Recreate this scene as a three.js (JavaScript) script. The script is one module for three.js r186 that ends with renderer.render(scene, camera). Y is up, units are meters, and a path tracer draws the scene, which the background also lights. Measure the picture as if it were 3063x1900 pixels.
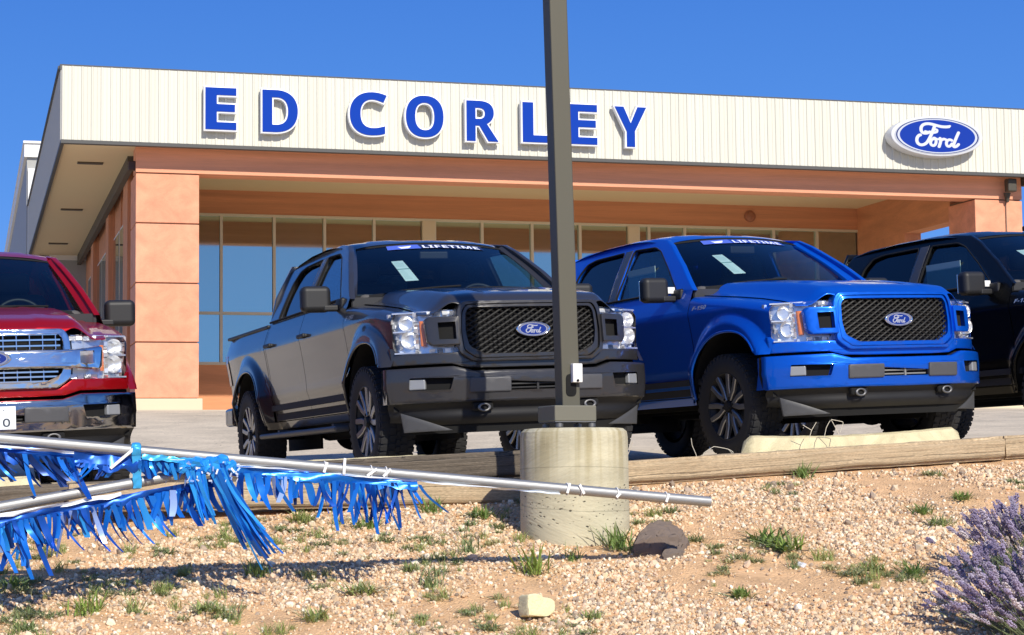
import * as THREE from 'three';
import { mergeGeometries, toCreasedNormals } from 'three/addons/utils/BufferGeometryUtils.js';
import { RoundedBoxGeometry } from 'three/addons/geometries/RoundedBoxGeometry.js';
import { TessellateModifier } from 'three/addons/modifiers/TessellateModifier.js';
import { ConvexGeometry } from 'three/addons/geometries/ConvexGeometry.js';
import { ImprovedNoise } from 'three/addons/math/ImprovedNoise.js';
import { FontLoader } from 'three/addons/loaders/FontLoader.js';

// ---------------------------------------------------------------- camera, sky, sun, exposure
// Axes: x along the dealership's front (to the right), y up, z towards the street; the eye is at y = 0.
const scene = new THREE.Scene();
const camera = new THREE.PerspectiveCamera(18.96, 1024 / 635, 0.1, 3000);
camera.position.set(0, 0, 0);
camera.rotation.set(0.0794, -0.2796, -0.0114, 'YXZ');
const SUN = new THREE.Vector3(0.15, 0.70, 1).normalize();
const EXPOSURE = 1.0;
{
  const w = 512, h = 256, data = new Float32Array(w * h * 4), d = new THREE.Vector3();
  const lerp = (a, b, t) => a.map((v, i) => v + (b[i] - v) * t);
  const stops = [[-1, [.20, .42, .85]], [0, [.21, .47, .98]], [0.08, [.150, .385, .94]], [.16, [.098, .300, .83]], [.26, [.062, .220, .72]], [.5, [.034, .14, .50]], [1, [.02, .09, .36]]];
  for (let j = 0; j < h; j++) for (let i = 0; i < w; i++) {
    const el = ((j + .5) / h - .5) * Math.PI, az = ((i + .5) / w - .5) * 2 * Math.PI;
    d.set(Math.cos(el) * Math.cos(az), Math.sin(el), Math.cos(el) * Math.sin(az));
    let k = 0; while (k < stops.length - 2 && d.y > stops[k + 1][0]) k++;
    const c = lerp(stops[k][1], stops[k + 1][1], Math.min(1, Math.max(0, (d.y - stops[k][0]) / (stops[k + 1][0] - stops[k][0]))));
    const ca = Math.max(0, d.dot(SUN)), glow = .16 * Math.pow(ca, 4) + .7 * Math.pow(ca, 40);
    data.set([c[0] + glow * .95, c[1] + glow * .9, c[2] + glow * .75, 1], (j * w + i) * 4);
  }
  const sky = new THREE.DataTexture(data, w, h, THREE.RGBAFormat, THREE.FloatType);
  sky.mapping = THREE.EquirectangularReflectionMapping; sky.magFilter = sky.minFilter = THREE.LinearFilter; sky.needsUpdate = true;
  scene.background = sky; scene.environment = sky;
}
const sun = new THREE.DirectionalLight(new THREE.Color(1, .935, .815), 5.0);
sun.position.copy(SUN).multiplyScalar(60).add(new THREE.Vector3(6, 0, -20)); sun.target.position.set(6, 0, -20);
sun.castShadow = true; sun.shadow.mapSize.set(4096, 4096);
Object.assign(sun.shadow.camera, { left: -30, right: 30, top: 25, bottom: -25, near: 1, far: 150 });
scene.add(sun, sun.target);
const renderer = new THREE.WebGLRenderer({ antialias: true });
renderer.setSize(1024, 635); renderer.shadowMap.enabled = true;
renderer.toneMapping = THREE.LinearToneMapping; renderer.toneMappingExposure = EXPOSURE;

// ---------------------------------------------------------------- helpers
function rng(seed) { let a = seed >>> 0; return () => { a = (a + 0x6D2B79F5) | 0; let t = Math.imul(a ^ (a >>> 15), 1 | a); t = (t + Math.imul(t ^ (t >>> 7), 61 | t)) ^ t; return ((t ^ (t >>> 14)) >>> 0) / 4294967296; }; }
const R0 = rng(7), noise3 = new ImprovedNoise(), nz = (x, y, z = 0) => noise3.noise(x, y, z);
const fbm = (x, y, z = 0, o = 4) => { let s = 0, a = .5, f = 1; for (let i = 0; i < o; i++) { s += a * nz(x * f + 7.3 * i, y * f + 3.1 * i, z * f + i); f *= 2.03; a *= .5; } return s; };
const clamp = (v, a = 0, b = 1) => Math.min(b, Math.max(a, v)), mix = (a, b, t) => a + (b - a) * t;
const sst = (a, b, v) => { const t = clamp((v - a) / (b - a)); return t * t * (3 - 2 * t); };
const pw = (tab, v) => { if (v <= tab[0][0]) return tab[0][1]; for (let i = 1; i < tab.length; i++) if (v <= tab[i][0]) return mix(tab[i - 1][1], tab[i][1], (v - tab[i - 1][0]) / (tab[i][0] - tab[i - 1][0])); return tab[tab.length - 1][1]; };
const counts = {};
const numbered = (n) => { const k = counts[n] = (counts[n] ?? -1) + 1; return k ? `${n}_${String(k).padStart(3, '0')}` : n; };
const shadow = (o) => { o.traverse((c) => { if (c.isMesh) { c.castShadow = true; c.receiveShadow = true; } }); return o; };
function tag(o, label, category, group, kind) { if (label) o.userData.label = label; if (category) o.userData.category = category; if (group) o.userData.group = group; if (kind) o.userData.kind = kind; return o; }
const GROUPS = { pickup_truck: 'pickup trucks parked side by side', wheel_stop: 'concrete wheel stops', landscape_timber: 'timbers edging the lot', metal_pipe: 'galvanised pipes hung with fringe', tinsel_garland: 'blue fringe garlands', plastic_tie: 'white plastic ties on the pipe', rock: 'rocks lying on the gravel', weed: 'weeds growing on the gravel bank', dry_stalk: 'dry weed stalks', lavender_bush: 'lavender bushes at the right edge' };
function thing(name, label, category, pos = [0, 0, 0], turn = 0, group) { const o = new THREE.Group(); o.name = numbered(name); o.position.set(...pos); o.rotation.y = turn; scene.add(o); return tag(o, label, category, group ?? GROUPS[name]); }
function top(name, geo, mat, label, category, group) { const m = new THREE.Mesh(geo, mat); m.name = numbered(name); scene.add(m); return tag(m, label, category, group ?? GROUPS[name]); }
function struct(name, geo, mat) { const m = new THREE.Mesh(geo, mat); m.name = numbered(name); scene.add(m); return tag(m, null, null, null, 'structure'); }
function part(name, geo, mat, parent, label) { const m = new THREE.Mesh(Array.isArray(geo) ? merge(geo) : geo, mat); m.name = name; parent.add(m); if (label) m.userData.label = label; return m; }
function merge(list) { const l = list.map((g) => { const q = g.index ? g.toNonIndexed() : g; for (const k of Object.keys(q.attributes)) if (!['position', 'normal', 'uv'].includes(k)) q.deleteAttribute(k); if (!q.attributes.uv) q.setAttribute('uv', new THREE.BufferAttribute(new Float32Array(q.attributes.position.count * 2), 2)); return q; }); return l.length === 1 ? l[0] : mergeGeometries(l); }
const mv = (g, x = 0, y = 0, z = 0) => g.translate(x, y, z);
const box = (w, h, d, x = 0, y = 0, z = 0) => new THREE.BoxGeometry(w, h, d).translate(x, y, z);
const b6 = (x0, x1, y0, y1, z0, z1) => box(x1 - x0, y1 - y0, z1 - z0, (x0 + x1) / 2, (y0 + y1) / 2, (z0 + z1) / 2);
const rbox = (w, h, d, r, x = 0, y = 0, z = 0, s = 2) => new RoundedBoxGeometry(w, h, d, s, r).translate(x, y, z);
const cyl = (r0, r1, h, n = 24, x = 0, y = 0, z = 0) => new THREE.CylinderGeometry(r0, r1, h, n).translate(x, y, z);
const V = (x, y, z) => new THREE.Vector3(x, y, z);
function tube(pts, r, n = 20, k = 8, closed = false) { return new THREE.TubeGeometry(new THREE.CatmullRomCurve3(pts.map((p) => V(...p)), closed, 'catmullrom', .1), n, r, k, closed); }
function bar(a, b, r, k = 8) { const A = V(...a), B = V(...b), L = A.distanceTo(B), g = new THREE.CylinderGeometry(r, r, L, k); g.applyQuaternion(new THREE.Quaternion().setFromUnitVectors(V(0, 1, 0), B.clone().sub(A).normalize())); return g.translate((A.x + B.x) / 2, (A.y + B.y) / 2, (A.z + B.z) / 2); }
function beam(a, b, w, h) { const A = V(...a), B = V(...b), L = A.distanceTo(B), g = new THREE.BoxGeometry(w, h, L); g.applyQuaternion(new THREE.Quaternion().setFromUnitVectors(V(0, 0, 1), B.clone().sub(A).normalize())); return g.translate((A.x + B.x) / 2, (A.y + B.y) / 2, (A.z + B.z) / 2); }
// a surface from f(u, v) -> [x, y, z], u and v in 0..1
function surf(f, nu, nv, us, vs) {
  us ??= Array.from({ length: nu + 1 }, (_, i) => i / nu); vs ??= Array.from({ length: nv + 1 }, (_, i) => i / nv);
  const P = [], U = [], I = [], W = vs.length;
  for (const u of us) for (const v of vs) { P.push(...f(u, v)); U.push(u, v); }
  for (let i = 0; i < us.length - 1; i++) for (let j = 0; j < W - 1; j++) { const a = i * W + j, b = a + W; I.push(a, b, a + 1, b, b + 1, a + 1); }
  const g = new THREE.BufferGeometry(); g.setAttribute('position', new THREE.Float32BufferAttribute(P, 3)); g.setAttribute('uv', new THREE.Float32BufferAttribute(U, 2)); g.setIndex(I); g.computeVertexNormals(); return g;
}
function mirrorX(g0) {
  const g = g0.clone(), p = g.attributes.position, n = g.attributes.normal;
  for (let i = 0; i < p.count; i++) { p.setX(i, -p.getX(i)); if (n) n.setX(i, -n.getX(i)); }
  if (g.index) { const a = g.index.array; for (let i = 0; i < a.length; i += 3) { const t = a[i]; a[i] = a[i + 1]; a[i + 1] = t; } }
  else for (const k of Object.keys(g.attributes)) { const at = g.attributes[k], s = at.itemSize, a = at.array; for (let i = 0; i < at.count; i += 3) for (let c = 0; c < s; c++) { const t = a[i * s + c]; a[i * s + c] = a[(i + 1) * s + c]; a[(i + 1) * s + c] = t; } }
  return g;
}
const shp = (pts, holes = []) => { const s = new THREE.Shape(pts.map((p) => new THREE.Vector2(...p))); for (const h of holes) s.holes.push(new THREE.Path(h.map((p) => new THREE.Vector2(...p)))); return s; };
// rounds the corners of a polygon
function rnd(pts, r, k = 3) {
  const out = [], n = pts.length;
  for (let i = 0; i < n; i++) {
    const p = pts[i], a = pts[(i + n - 1) % n], b = pts[(i + 1) % n];
    const la = Math.hypot(a[0] - p[0], a[1] - p[1]), lb = Math.hypot(b[0] - p[0], b[1] - p[1]), q = Math.min(r, la * .45, lb * .45);
    const A = [p[0] + (a[0] - p[0]) / la * q, p[1] + (a[1] - p[1]) / la * q], B = [p[0] + (b[0] - p[0]) / lb * q, p[1] + (b[1] - p[1]) / lb * q];
    for (let j = 0; j <= k; j++) { const t = j / k, m = 1 - t; out.push([m * m * A[0] + 2 * m * t * p[0] + t * t * B[0], m * m * A[1] + 2 * m * t * p[1] + t * t * B[1]]); }
  }
  return out;
}
// an extruded, bevelled, finely divided plate bent by f(x, y, z) -> [x, y, z]
function plate(shape, depth, bevel, edge, f, flip = false, crease = .55) {
  let g = new THREE.ExtrudeGeometry(shape, { depth, bevelEnabled: bevel > 0, bevelThickness: bevel, bevelSize: bevel, bevelOffset: -bevel, bevelSegments: 2, curveSegments: 10 });
  if (edge) g = new TessellateModifier(edge, 7).modify(g);
  g = g.index ? g.toNonIndexed() : g;
  if (f) { const p = g.attributes.position; for (let i = 0; i < p.count; i++) p.setXYZ(i, ...f(p.getX(i), p.getY(i), p.getZ(i))); }
  if (flip) for (const k of Object.keys(g.attributes)) { const at = g.attributes[k], s = at.itemSize, a = at.array; for (let i = 0; i < at.count; i += 3) for (let c = 0; c < s; c++) { const t = a[i * s + c]; a[i * s + c] = a[(i + 1) * s + c]; a[(i + 1) * s + c] = t; } }
  g.deleteAttribute('normal');
  return toCreasedNormals(g, crease);
}
// ---- textures
function tex(w, h, f, { srgb = true, rx = 1, ry = 1 } = {}) {
  const a = new Uint8Array(w * h * 4);
  for (let j = 0; j < h; j++) for (let i = 0; i < w; i++) { const c = f(i / w, j / h, i, j), o = (j * w + i) * 4; if (typeof c === 'number') a[o] = a[o + 1] = a[o + 2] = clamp(c) * 255; else { a[o] = clamp(c[0]) * 255; a[o + 1] = clamp(c[1]) * 255; a[o + 2] = clamp(c[2]) * 255; } a[o + 3] = 255; }
  const t = new THREE.DataTexture(a, w, h); t.wrapS = t.wrapT = THREE.RepeatWrapping; t.magFilter = THREE.LinearFilter; t.minFilter = THREE.LinearMipmapLinearFilter; t.generateMipmaps = true; if (srgb) t.colorSpace = THREE.SRGBColorSpace; t.repeat.set(rx, ry); t.needsUpdate = true; return t;
}
// fbm that repeats over 0..1
const tfbm = (u, v, f, z = 0, o = 4) => { const a = u * 2 * Math.PI, b = v * 2 * Math.PI, k = f / 6.283; let s = 0, am = .5, q = k; for (let i = 0; i < o; i++) { s += am * nz(Math.cos(a) * q + 11 * i + z, Math.sin(a) * q + Math.cos(b) * q, Math.sin(b) * q + 5 * i); q *= 2; am *= .5; } return s; };
function canvasTex(w, h, draw) { const c = document.createElement('canvas'); c.width = w; c.height = h; draw(c.getContext('2d'), w, h); const t = new THREE.CanvasTexture(c); t.colorSpace = THREE.SRGBColorSpace; t.anisotropy = 8; return t; }
const lin = (r, g, b) => new THREE.Color().setRGB(r, g, b);
const std = (c, roughness = .8, o = {}) => new THREE.MeshStandardMaterial({ color: Array.isArray(c) ? lin(...c) : c, roughness, ...o });
const phy = (c, roughness = .5, o = {}) => new THREE.MeshPhysicalMaterial({ color: Array.isArray(c) ? lin(...c) : c, roughness, ...o });

// ---------------------------------------------------------------- ground heights
const lotPlane = (x, z) => -.0126 + .035 * (clamp(x, -6, 15) - 3.83) + .007 * (Math.max(z, -17.8) + 13.9);
const lotY = (x, z) => { const b = clamp((-17.6 - z) / 13.4), q = (x - .1) ** 2 / 2.4; return mix(lotPlane(x, z), .99, b * (1.15 - .15 * b)) - .052 * Math.exp(-q - (z + 14.25) ** 2 / 1.6) + .062 * Math.exp(-q - (z + 17.95) ** 2 / 1.6); };
const bankTop = (x) => -.2 + .047 * (clamp(x, -8, 16) - 3.5) + .03 * sst(3.7, 4.3, x);
const bankSmooth = (x, z) => { const y = bankTop(x) - .25 * (z + 12.3); return y > -1.42 ? y : -1.42 - .12 * (1 - Math.exp((y + 1.42) / .12)); };
const bankY = (x, z) => bankSmooth(x, z) + .05 * fbm(x * .9, z * .9, 3, 3) * sst(-12.3, -11.8, z) + .014 * fbm(x * 5, z * 5, 9, 2);
const LETTERS = [['E', 3.874, 4.403, 5.86, 6.588], ['D', 4.855, 5.469, 5.852, 6.59], ['C', 6.388, 7.048, 5.859, 6.626], ['O', 7.394, 8.074, 5.862, 6.605], ['R', 8.498, 9.083, 5.83, 6.557], ['L', 9.539, 10.081, 5.846, 6.571], ['E', 10.379, 10.947, 5.842, 6.571], ['Y', 11.288, 11.899, 5.83, 6.566]];   // letter, left, right, bottom, top
const OVAL = [17.74, 6.232, .975, .39];
const WEEDS = [
  [0.62, -10.59, 0, 0, 1.0, 'brightest green leafy weed near the bottom left corner'],
  [0.88, -10.53, 2, 1, 0.8, 'small upright weed just right of the brightest green weed at bottom left'],
  [1.26, -10.51, 3, 1, 0.9, 'low pale green weed at the bottom, third clump from the left'],
  [1.38, -10.34, 2, 4, 0.8, 'grey green weed at the bottom, just right of the third clump'],
  [1.10, -10.88, 4, 1, 0.8, 'faint weed above the bottom row, left of the shadow bend'],
  [1.64, -11.06, 0, 2, 0.85, 'weed standing in the shadow of the pipes below the thick tinsel knot'],
  [1.54, -11.85, 2, 1, 0.7, 'weed behind the left fringe, halfway up the bank'],
  [2.43, -11.87, 1, 2, 0.95, 'green weed right under the end of the right fringe'],
  [2.06, -12.06, 1, 1, 0.9, 'weed at the foot of the tan timber, left of the one under the fringe end'],
  [2.92, -12.10, 0, 2, 0.9, 'weed at the foot of the timber just past the end of the tinsel'],
  [3.21, -11.93, 3, 2, 1.0, 'dense round weed on the gravel left of the concrete pier'],
  [2.92, -11.16, 2, 4, 1.0, 'greyish weed on the shadow line left of the concrete pier'],
  [2.54, -10.60, 2, 4, 1.1, 'sparse weed below the shadow line, left of the grey dirt patch'],
  [3.20, -10.76, 0, 0, 1.25, 'lush green weed at the front left foot of the concrete pier'],
  [3.49, -10.90, 2, 2, 0.75, 'small weed at the front foot of the concrete pier'],
  [3.84, -11.06, 0, 2, 1.15, 'weed squeezed between the concrete pier and the lava rock'],
  [4.75, -10.88, 1, 2, 1.25, 'upper half of the largest weed patch on the right bank'],
  [4.77, -10.70, 3, 0, 1.3, 'lower half of the largest weed patch on the right bank'],
  [5.61, -12.24, 0, 2, 0.9, 'grass tuft growing against the long tan timber'],
  [6.41, -11.47, 3, 2, 0.8, 'weed highest on the bank near the right edge'],
  [5.97, -10.96, 3, 1, 0.9, 'flat weed in the middle of the right bank'],
  [6.00, -11.25, 1, 2, 0.85, 'weed just above the flat one on the right bank'],
  [5.30, -10.06, 1, 2, 0.95, 'weed touching the left side of the lavender'],
  [4.17, -9.95, 4, 2, 1.0, 'lone small weed in the bare dirt at bottom right'],
  [3.28, -9.90, 3, 1, 0.7, 'small weed right of the pale yellow stone'],
  [1.81, -10.20, 1, 1, 0.9, 'flat weed at the bottom, left of the pale yellow stone'],
  [2.14, -10.58, 3, 1, 1.0, 'wide thin weed patch below the shadow line, middle left'],
  [0.31, -10.43, 4, 4, 1.0, 'pale weed in the bottom left corner'],
  [0.26, -11.16, 1, 2, 0.9, 'dark weed at the left edge in the shadow line'],
  [0.95, -11.64, 2, 1, 0.6, 'tiny weed above the shadow line at the left'],
  [4.95, -10.44, 2, 1, 0.6, 'tiny upright weed right of the white stones'],
  [5.11, -10.19, 3, 1, 0.8, 'low weed left of the lavender, below the white stones'],
  [4.67, -10.34, 2, 4, 0.6, 'little weed just under the white stones'],
  [4.45, -11.83, 1, 1, 0.7, 'small weed below the end of the pipe, above the rock'],
];
// ---------------------------------------------------------------- ground
const asphaltMap = tex(1024, 1024, (u, v) => { const n = tfbm(u, v, 9, 0, 5), s = tfbm(u, v, 160, 5, 2), b = tfbm(u, v, 3, 2, 3), k = .76 + .11 * n + .14 * s + .07 * b, c = Math.abs(tfbm(u, v, 5, 31, 4)) < .0035 ? .72 : 1; return [k * 1.04 * c, k * .985 * c, k * .90 * c]; });
const asphalt = std(0xffffff, .93, { map: asphaltMap }); asphalt.color.setRGB(1, .96, .86);
function sheet(x0, x1, z0, z1, dx, dz, f, s = .25, ts) {
  const nx = Math.max(1, Math.round((x1 - x0) / dx)), nzz = Math.max(1, Math.round((z1 - z0) / dz));
  const g = surf((u, v) => { const x = mix(x0, x1, u), z = mix(z0, z1, v); return [x, f(x, z), z]; }, nx, nzz), p = g.attributes.position, uv = g.attributes.uv;
  for (let i = 0; i < p.count; i++) uv.setXY(i, p.getX(i) * s, p.getZ(i) * s);
  const idx = g.index.array; for (let i = 0; i < idx.length; i += 3) { const t = idx[i]; idx[i] = idx[i + 1]; idx[i + 1] = t; } g.computeVertexNormals();
  return g;
}
struct('parking_lot', sheet(-50, 70, -110, -12.5, 1.5, .6, lotY, .22), asphalt);
const dirtMap = tex(512, 512, (u, v) => { const n = tfbm(u, v, 8, 3, 5), s = tfbm(u, v, 120, 8, 2), k = .80 + .16 * n + .22 * s; return [k * 1.02, k * .83, k * .62]; });
const dirt = std(0xffffff, .97, { map: dirtMap, bumpMap: tex(512, 512, (u, v) => .5 + .7 * tfbm(u, v, 110, 4, 3), { srgb: false }), bumpScale: .012 });
struct('gravel_bank', sheet(-8, 16, -12.45, -4.5, .07, .07, bankY, .8), dirt);
struct('soil_edge', surf((u, v) => { const x = mix(-8, 16, u); return [x, mix(bankY(x, -12.45) - .1, lotY(x, -12.46) - .012, v), mix(-12.43, -12.47, v) - .004]; }, 160, 3), std([.34, .25, .16], .95));
struct('ground', sheet(-900, 900, -4.55, 900, 60, 60, () => -1.56, .1), std([.42, .34, .25], .97));
struct('ground', sheet(-900, -7.9, -110, -4.6, 30, 6, (x, z) => z < -12.5 ? -.42 : -1.57, .1), std([.42, .34, .25], .97));
struct('ground', sheet(15.9, 900, -110, -4.6, 30, 6, (x, z) => z < -12.5 ? -.3 : -1.57, .1), std([.42, .34, .25], .97));
struct('ground', sheet(-900, 900, -1200, -109.5, 60, 60, () => .9, .1), std([.42, .34, .25], .97));
// painted stall lines, 4 mm above the asphalt
const yellow = std([.62, .36, .05], .85);
function lineOnLot(x0, z0, x1, z1, w, name = 'parking_line') {
  const L = Math.hypot(x1 - x0, z1 - z0), nx = -(z1 - z0) / L * w / 2, nzv = (x1 - x0) / L * w / 2;
  const g = surf((u, v) => { const s = v * 2 - 1, x = mix(x0, x1, u) + nx * s, z = mix(z0, z1, u) + nzv * s; return [x, lotY(x, z) + .006, z]; }, 30, 1); return struct(name, g, yellow);
}
lineOnLot(4.25, -30.2, 5.6, -24.6, .11); lineOnLot(7.3, -30.2, 8.65, -24.6, .11); lineOnLot(10.3, -30.2, 11.6, -24.6, .11);
for (const x of [-.9, 2.0, 5.2, 8.1]) lineOnLot(x + .06, -13.3, x - .35, -18.2, .1);

// ---- loose stones: an uneven spread of crushed rock over the bank
{
  const g = new THREE.Group(); g.name = 'gravel'; tag(g, null, null, null, 'stuff'); tag(g, 'loose tan and pinkish crushed rock covering the sloping bank', 'gravel'); scene.add(g);
  const r = rng(21), mats = [std(0xffffff, .9), std(0xffffff, .92), std(0xffffff, .88)];
  const pal = [[.72, .53, .33], [.78, .60, .40], [.68, .48, .30], [.80, .66, .46], [.62, .45, .28], [.75, .53, .36], [.86, .77, .60], [.52, .38, .25], [.70, .57, .40], [.28, .21, .15], [.40, .31, .23]];
  const shapes = [0, 1, 2].map((k) => { const q = new THREE.IcosahedronGeometry(1, 0).toNonIndexed(), rr = rng(50 + k), m = {}, p = q.attributes.position; for (let i = 0; i < p.count; i++) { const key = [p.getX(i), p.getY(i), p.getZ(i)].map((v) => v.toFixed(3)).join(); m[key] ??= [.72 + .5 * rr(), .72 + .5 * rr(), .72 + .5 * rr()]; p.setXYZ(i, p.getX(i) * m[key][0], p.getY(i) * m[key][1], p.getZ(i) * m[key][2]); } q.computeVertexNormals(); return q; });
  const N = 40000, mt = new THREE.Matrix4(), q = new THREE.Quaternion(), e = new THREE.Euler(), c = new THREE.Color();
  shapes.forEach((s, k) => {
    const im = new THREE.InstancedMesh(s, mats[k], N); im.name = 'stones'; let n = 0, guard = 0;
    while (n < N && guard++ < N * 6) {
      const z = mix(-12.28, -8.6, Math.pow(r(), .9)), x = mix(-.45, .74, r()) * -z + .2;
      const bare = fbm(x * .75 + 3, z * .75, 17, 3) + .75 * Math.exp(-((x - 4.35) ** 2 / .55 + (z + 10.2) ** 2 / .14)) + .5 * Math.exp(-((x - 2.75) ** 2 / .12 + (z + 10.15) ** 2 / .05));
      if (r() < clamp((bare + .02) * 3.4, 0, .90)) continue;
      const big = Math.pow(r(), 2.2), sz = (.0045 + .0100 * big) * (r() < .03 ? 1.9 : 1);
      e.set(r() * 6.3, r() * 6.3, r() * 6.3); q.setFromEuler(e);
      mt.compose(V(x, bankY(x, z) + sz * (.15 + .5 * r()), z), q, V(sz * (1 + .4 * r()), sz * (.7 + .3 * r()), sz * (1 + .3 * r())));
      im.setMatrixAt(n, mt); const p = pal[Math.floor(Math.pow(r(), 1.15) * pal.length)], v = .82 + .34 * r(); c.setRGB(p[0] * v, p[1] * v, p[2] * v); im.setColorAt(n, c); n++;
    }
    im.count = n; g.add(im);
  });
}

// ---------------------------------------------------------------- dealership building
const stuccoBump = tex(512, 512, (u, v) => .5 + .8 * tfbm(u, v, 150, 6, 3), { srgb: false, rx: 1, ry: 1 });
const stuccoTint = (r, g, b) => tex(256, 256, (u, v) => { const k = 1 + .16 * tfbm(u, v, 4, 1, 5) + .08 * tfbm(u, v, 60, 3, 2); return [r * k, g * k, b * k]; });
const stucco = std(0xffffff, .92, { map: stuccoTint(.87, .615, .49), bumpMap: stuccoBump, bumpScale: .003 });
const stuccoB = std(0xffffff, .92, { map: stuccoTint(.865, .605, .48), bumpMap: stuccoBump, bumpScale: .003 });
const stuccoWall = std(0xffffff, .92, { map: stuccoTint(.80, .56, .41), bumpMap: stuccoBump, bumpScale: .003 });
const cream = std([.70, .60, .42], .9, { bumpMap: stuccoBump, bumpScale: .002 });
const fasciaMat = std([.645, .632, .545], .7), darkTrim = std([.07, .07, .068], .6), soffitMat = std([.74, .60, .38], .85);
const greySiding = std([.36, .36, .34], .7), frameMat = std([.68, .62, .48], .5, { metalness: .15 }), whitePaint = std([.78, .77, .74], .6);
const glassA = phy([.47, .59, .53], .03, { metalness: .94 }), glassB = phy([.435, .555, .505], .045, { metalness: .92 });
{
  const B = thing('dealership_building', 'peach stucco dealership with cream ribbed metal fascia and glazed porch', 'building');
  const ZP = -33, ZW = -38.2, ZF = -32.55, SIDE0 = -36.0;
  const pillar = (x0, x1) => {
    const ys = [1.268, 2.236, 3.259, 4.295, 5.165];
    part('pillar_core', b6(x0 + .03, x1 - .03, 1.0, 5.19, ZP - 1.03, ZP - .03), std([.24, .15, .1], .9), B);
    for (let i = 0; i < 4; i++) part('stucco_panel', rbox(x1 - x0, ys[i + 1] - ys[i] - .022, 1.05, .012, (x0 + x1) / 2, (ys[i] + ys[i + 1]) / 2, ZP - .525), i % 2 ? stuccoB : stucco, B);
    part('pillar_base', rbox(x1 - x0 + .12, .25, 1.17, .015, (x0 + x1) / 2, 1.268 - .125, ZP - .525), cream, B);
  };
  pillar(2.757, 3.842); pillar(18.93, 19.97);
  part('porch_beam', [b6(2.757, 19.97, 5.18, 5.75, ZP - .5, ZP)], stucco, B);
  part('porch_ceiling', b6(3.1, 19.2, 5.676, 5.73, ZW, ZP - .5), soffitMat, B);
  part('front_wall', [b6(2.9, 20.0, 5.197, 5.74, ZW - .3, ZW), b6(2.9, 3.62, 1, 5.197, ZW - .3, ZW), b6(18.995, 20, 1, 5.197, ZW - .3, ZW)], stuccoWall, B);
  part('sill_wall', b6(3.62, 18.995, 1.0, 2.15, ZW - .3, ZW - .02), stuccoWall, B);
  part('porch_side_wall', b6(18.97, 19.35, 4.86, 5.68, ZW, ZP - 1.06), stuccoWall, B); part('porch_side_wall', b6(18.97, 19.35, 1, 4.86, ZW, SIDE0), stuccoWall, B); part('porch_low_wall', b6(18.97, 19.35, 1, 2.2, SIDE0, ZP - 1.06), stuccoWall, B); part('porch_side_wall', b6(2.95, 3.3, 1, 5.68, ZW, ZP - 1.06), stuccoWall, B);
  // storefront: posts, rails, and a pane in every opening
  const mul = [3.62, 4.893, 5.965, 7.001, 8.034, 9.048, 9.317, 10.340, 11.432, 12.496, 13.574, 13.813, 14.053, 14.873, 15.898, 16.958, 17.992, 18.99];
  part('window_head', b6(3.62, 18.99, 5.15, 5.20, ZW - .12, ZW + .02), frameMat, B); part('window_sill', b6(3.62, 18.99, 2.14, 2.20, ZW - .12, ZW + .035), frameMat, B);
  for (let i = 0; i < mul.length - 1; i++) {
    const wide = i === 5 || i === 10; if (wide) { part('window_post', b6(mul[i], mul[i + 1], 2.2, 5.15, ZW - .12, ZW + .03), cream, B); continue; }
    if (i > 0) part('mullion', b6(mul[i] - .028, mul[i] + .028, 2.2, 5.15, ZW - .12, ZW + .015), frameMat, B);
    part('transom_bar', b6(mul[i] + .028, mul[i + 1] - .028, 3.158, 3.212, ZW - .12, ZW + .012), frameMat, B);
    const tilt = (g, k) => { g.translate(-mul[i], -3, -ZW); g.rotateY((R0() - .5) * .009); return g.translate(mul[i], 3, ZW); };
    part('window_pane', tilt(b6(mul[i] + .02, mul[i + 1] - .02, 3.2, 5.16, ZW - .07, ZW - .05)), i % 2 ? glassA : glassB, B);
    part('window_pane', tilt(b6(mul[i] + .02, mul[i + 1] - .02, 2.19, 3.17, ZW - .07, ZW - .05)), i % 2 ? glassB : glassA, B);
  }
  // ribbed metal fascia, one sheet beside the other
  const X0 = 1.48, X1 = 21.4, yb = 5.62, yt = 6.88, pwid = .322;
  const prof = [[0, 0], [.012, .018], [.034, .018], [.046, 0], [.102, 0], [.107, .006], [.112, 0], [.161, 0], [.173, .018], [.195, .018], [.207, 0], [.263, 0], [.268, .006], [.273, 0], [.322, 0]];
  const ribShape = shp([...prof, [.322, -.012], [0, -.012]]);
  const rib = new THREE.ExtrudeGeometry(ribShape, { depth: yt - yb, bevelEnabled: false }); rib.rotateX(-Math.PI / 2); rib.scale(1, 1, -1);
  { const p = rib.attributes.position; let ymin = 1e9; for (let i = 0; i < p.count; i++) ymin = Math.min(ymin, p.getY(i)); rib.translate(0, -ymin, 0); const a = rib.attributes.position.array; for (let i = 0; i < a.length; i += 9) for (let c = 0; c < 3; c++) { const t = a[i + c]; a[i + c] = a[i + 3 + c]; a[i + 3 + c] = t; } rib.computeVertexNormals(); }
  const fm = [fasciaMat, std([.63, .618, .53], .7), std([.655, .642, .557], .7)];
  for (let x = X0, i = 0; x < X1 - .1; x += pwid, i++) { const m = part('fascia_panel', rib, fm[(i * 7) % 3], B); m.position.set(x, yb, ZF + (R0() - .5) * .003); }
  part('fascia_frame', b6(X0 + .02, X1, yb + .02, yt - .02, ZF - .35, ZF - .015), darkTrim, B);
  part('roof_edge', b6(X0 - .03, X1, yt - .06, yt + .03, ZF - .25, ZF - .013), darkTrim, B);
  part('drip_edge', b6(X0 - .01, X1, yb - .06, yb, ZF - .12, ZF + .012), darkTrim, B);
  // left side: fascia in the shade, soffit, side wall with windows
  const prof2 = []; for (let z = 0; z < 19.6; z += .161) prof2.push([z, 0], [z + .012, .018], [z + .034, .018], [z + .046, 0]);
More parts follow.
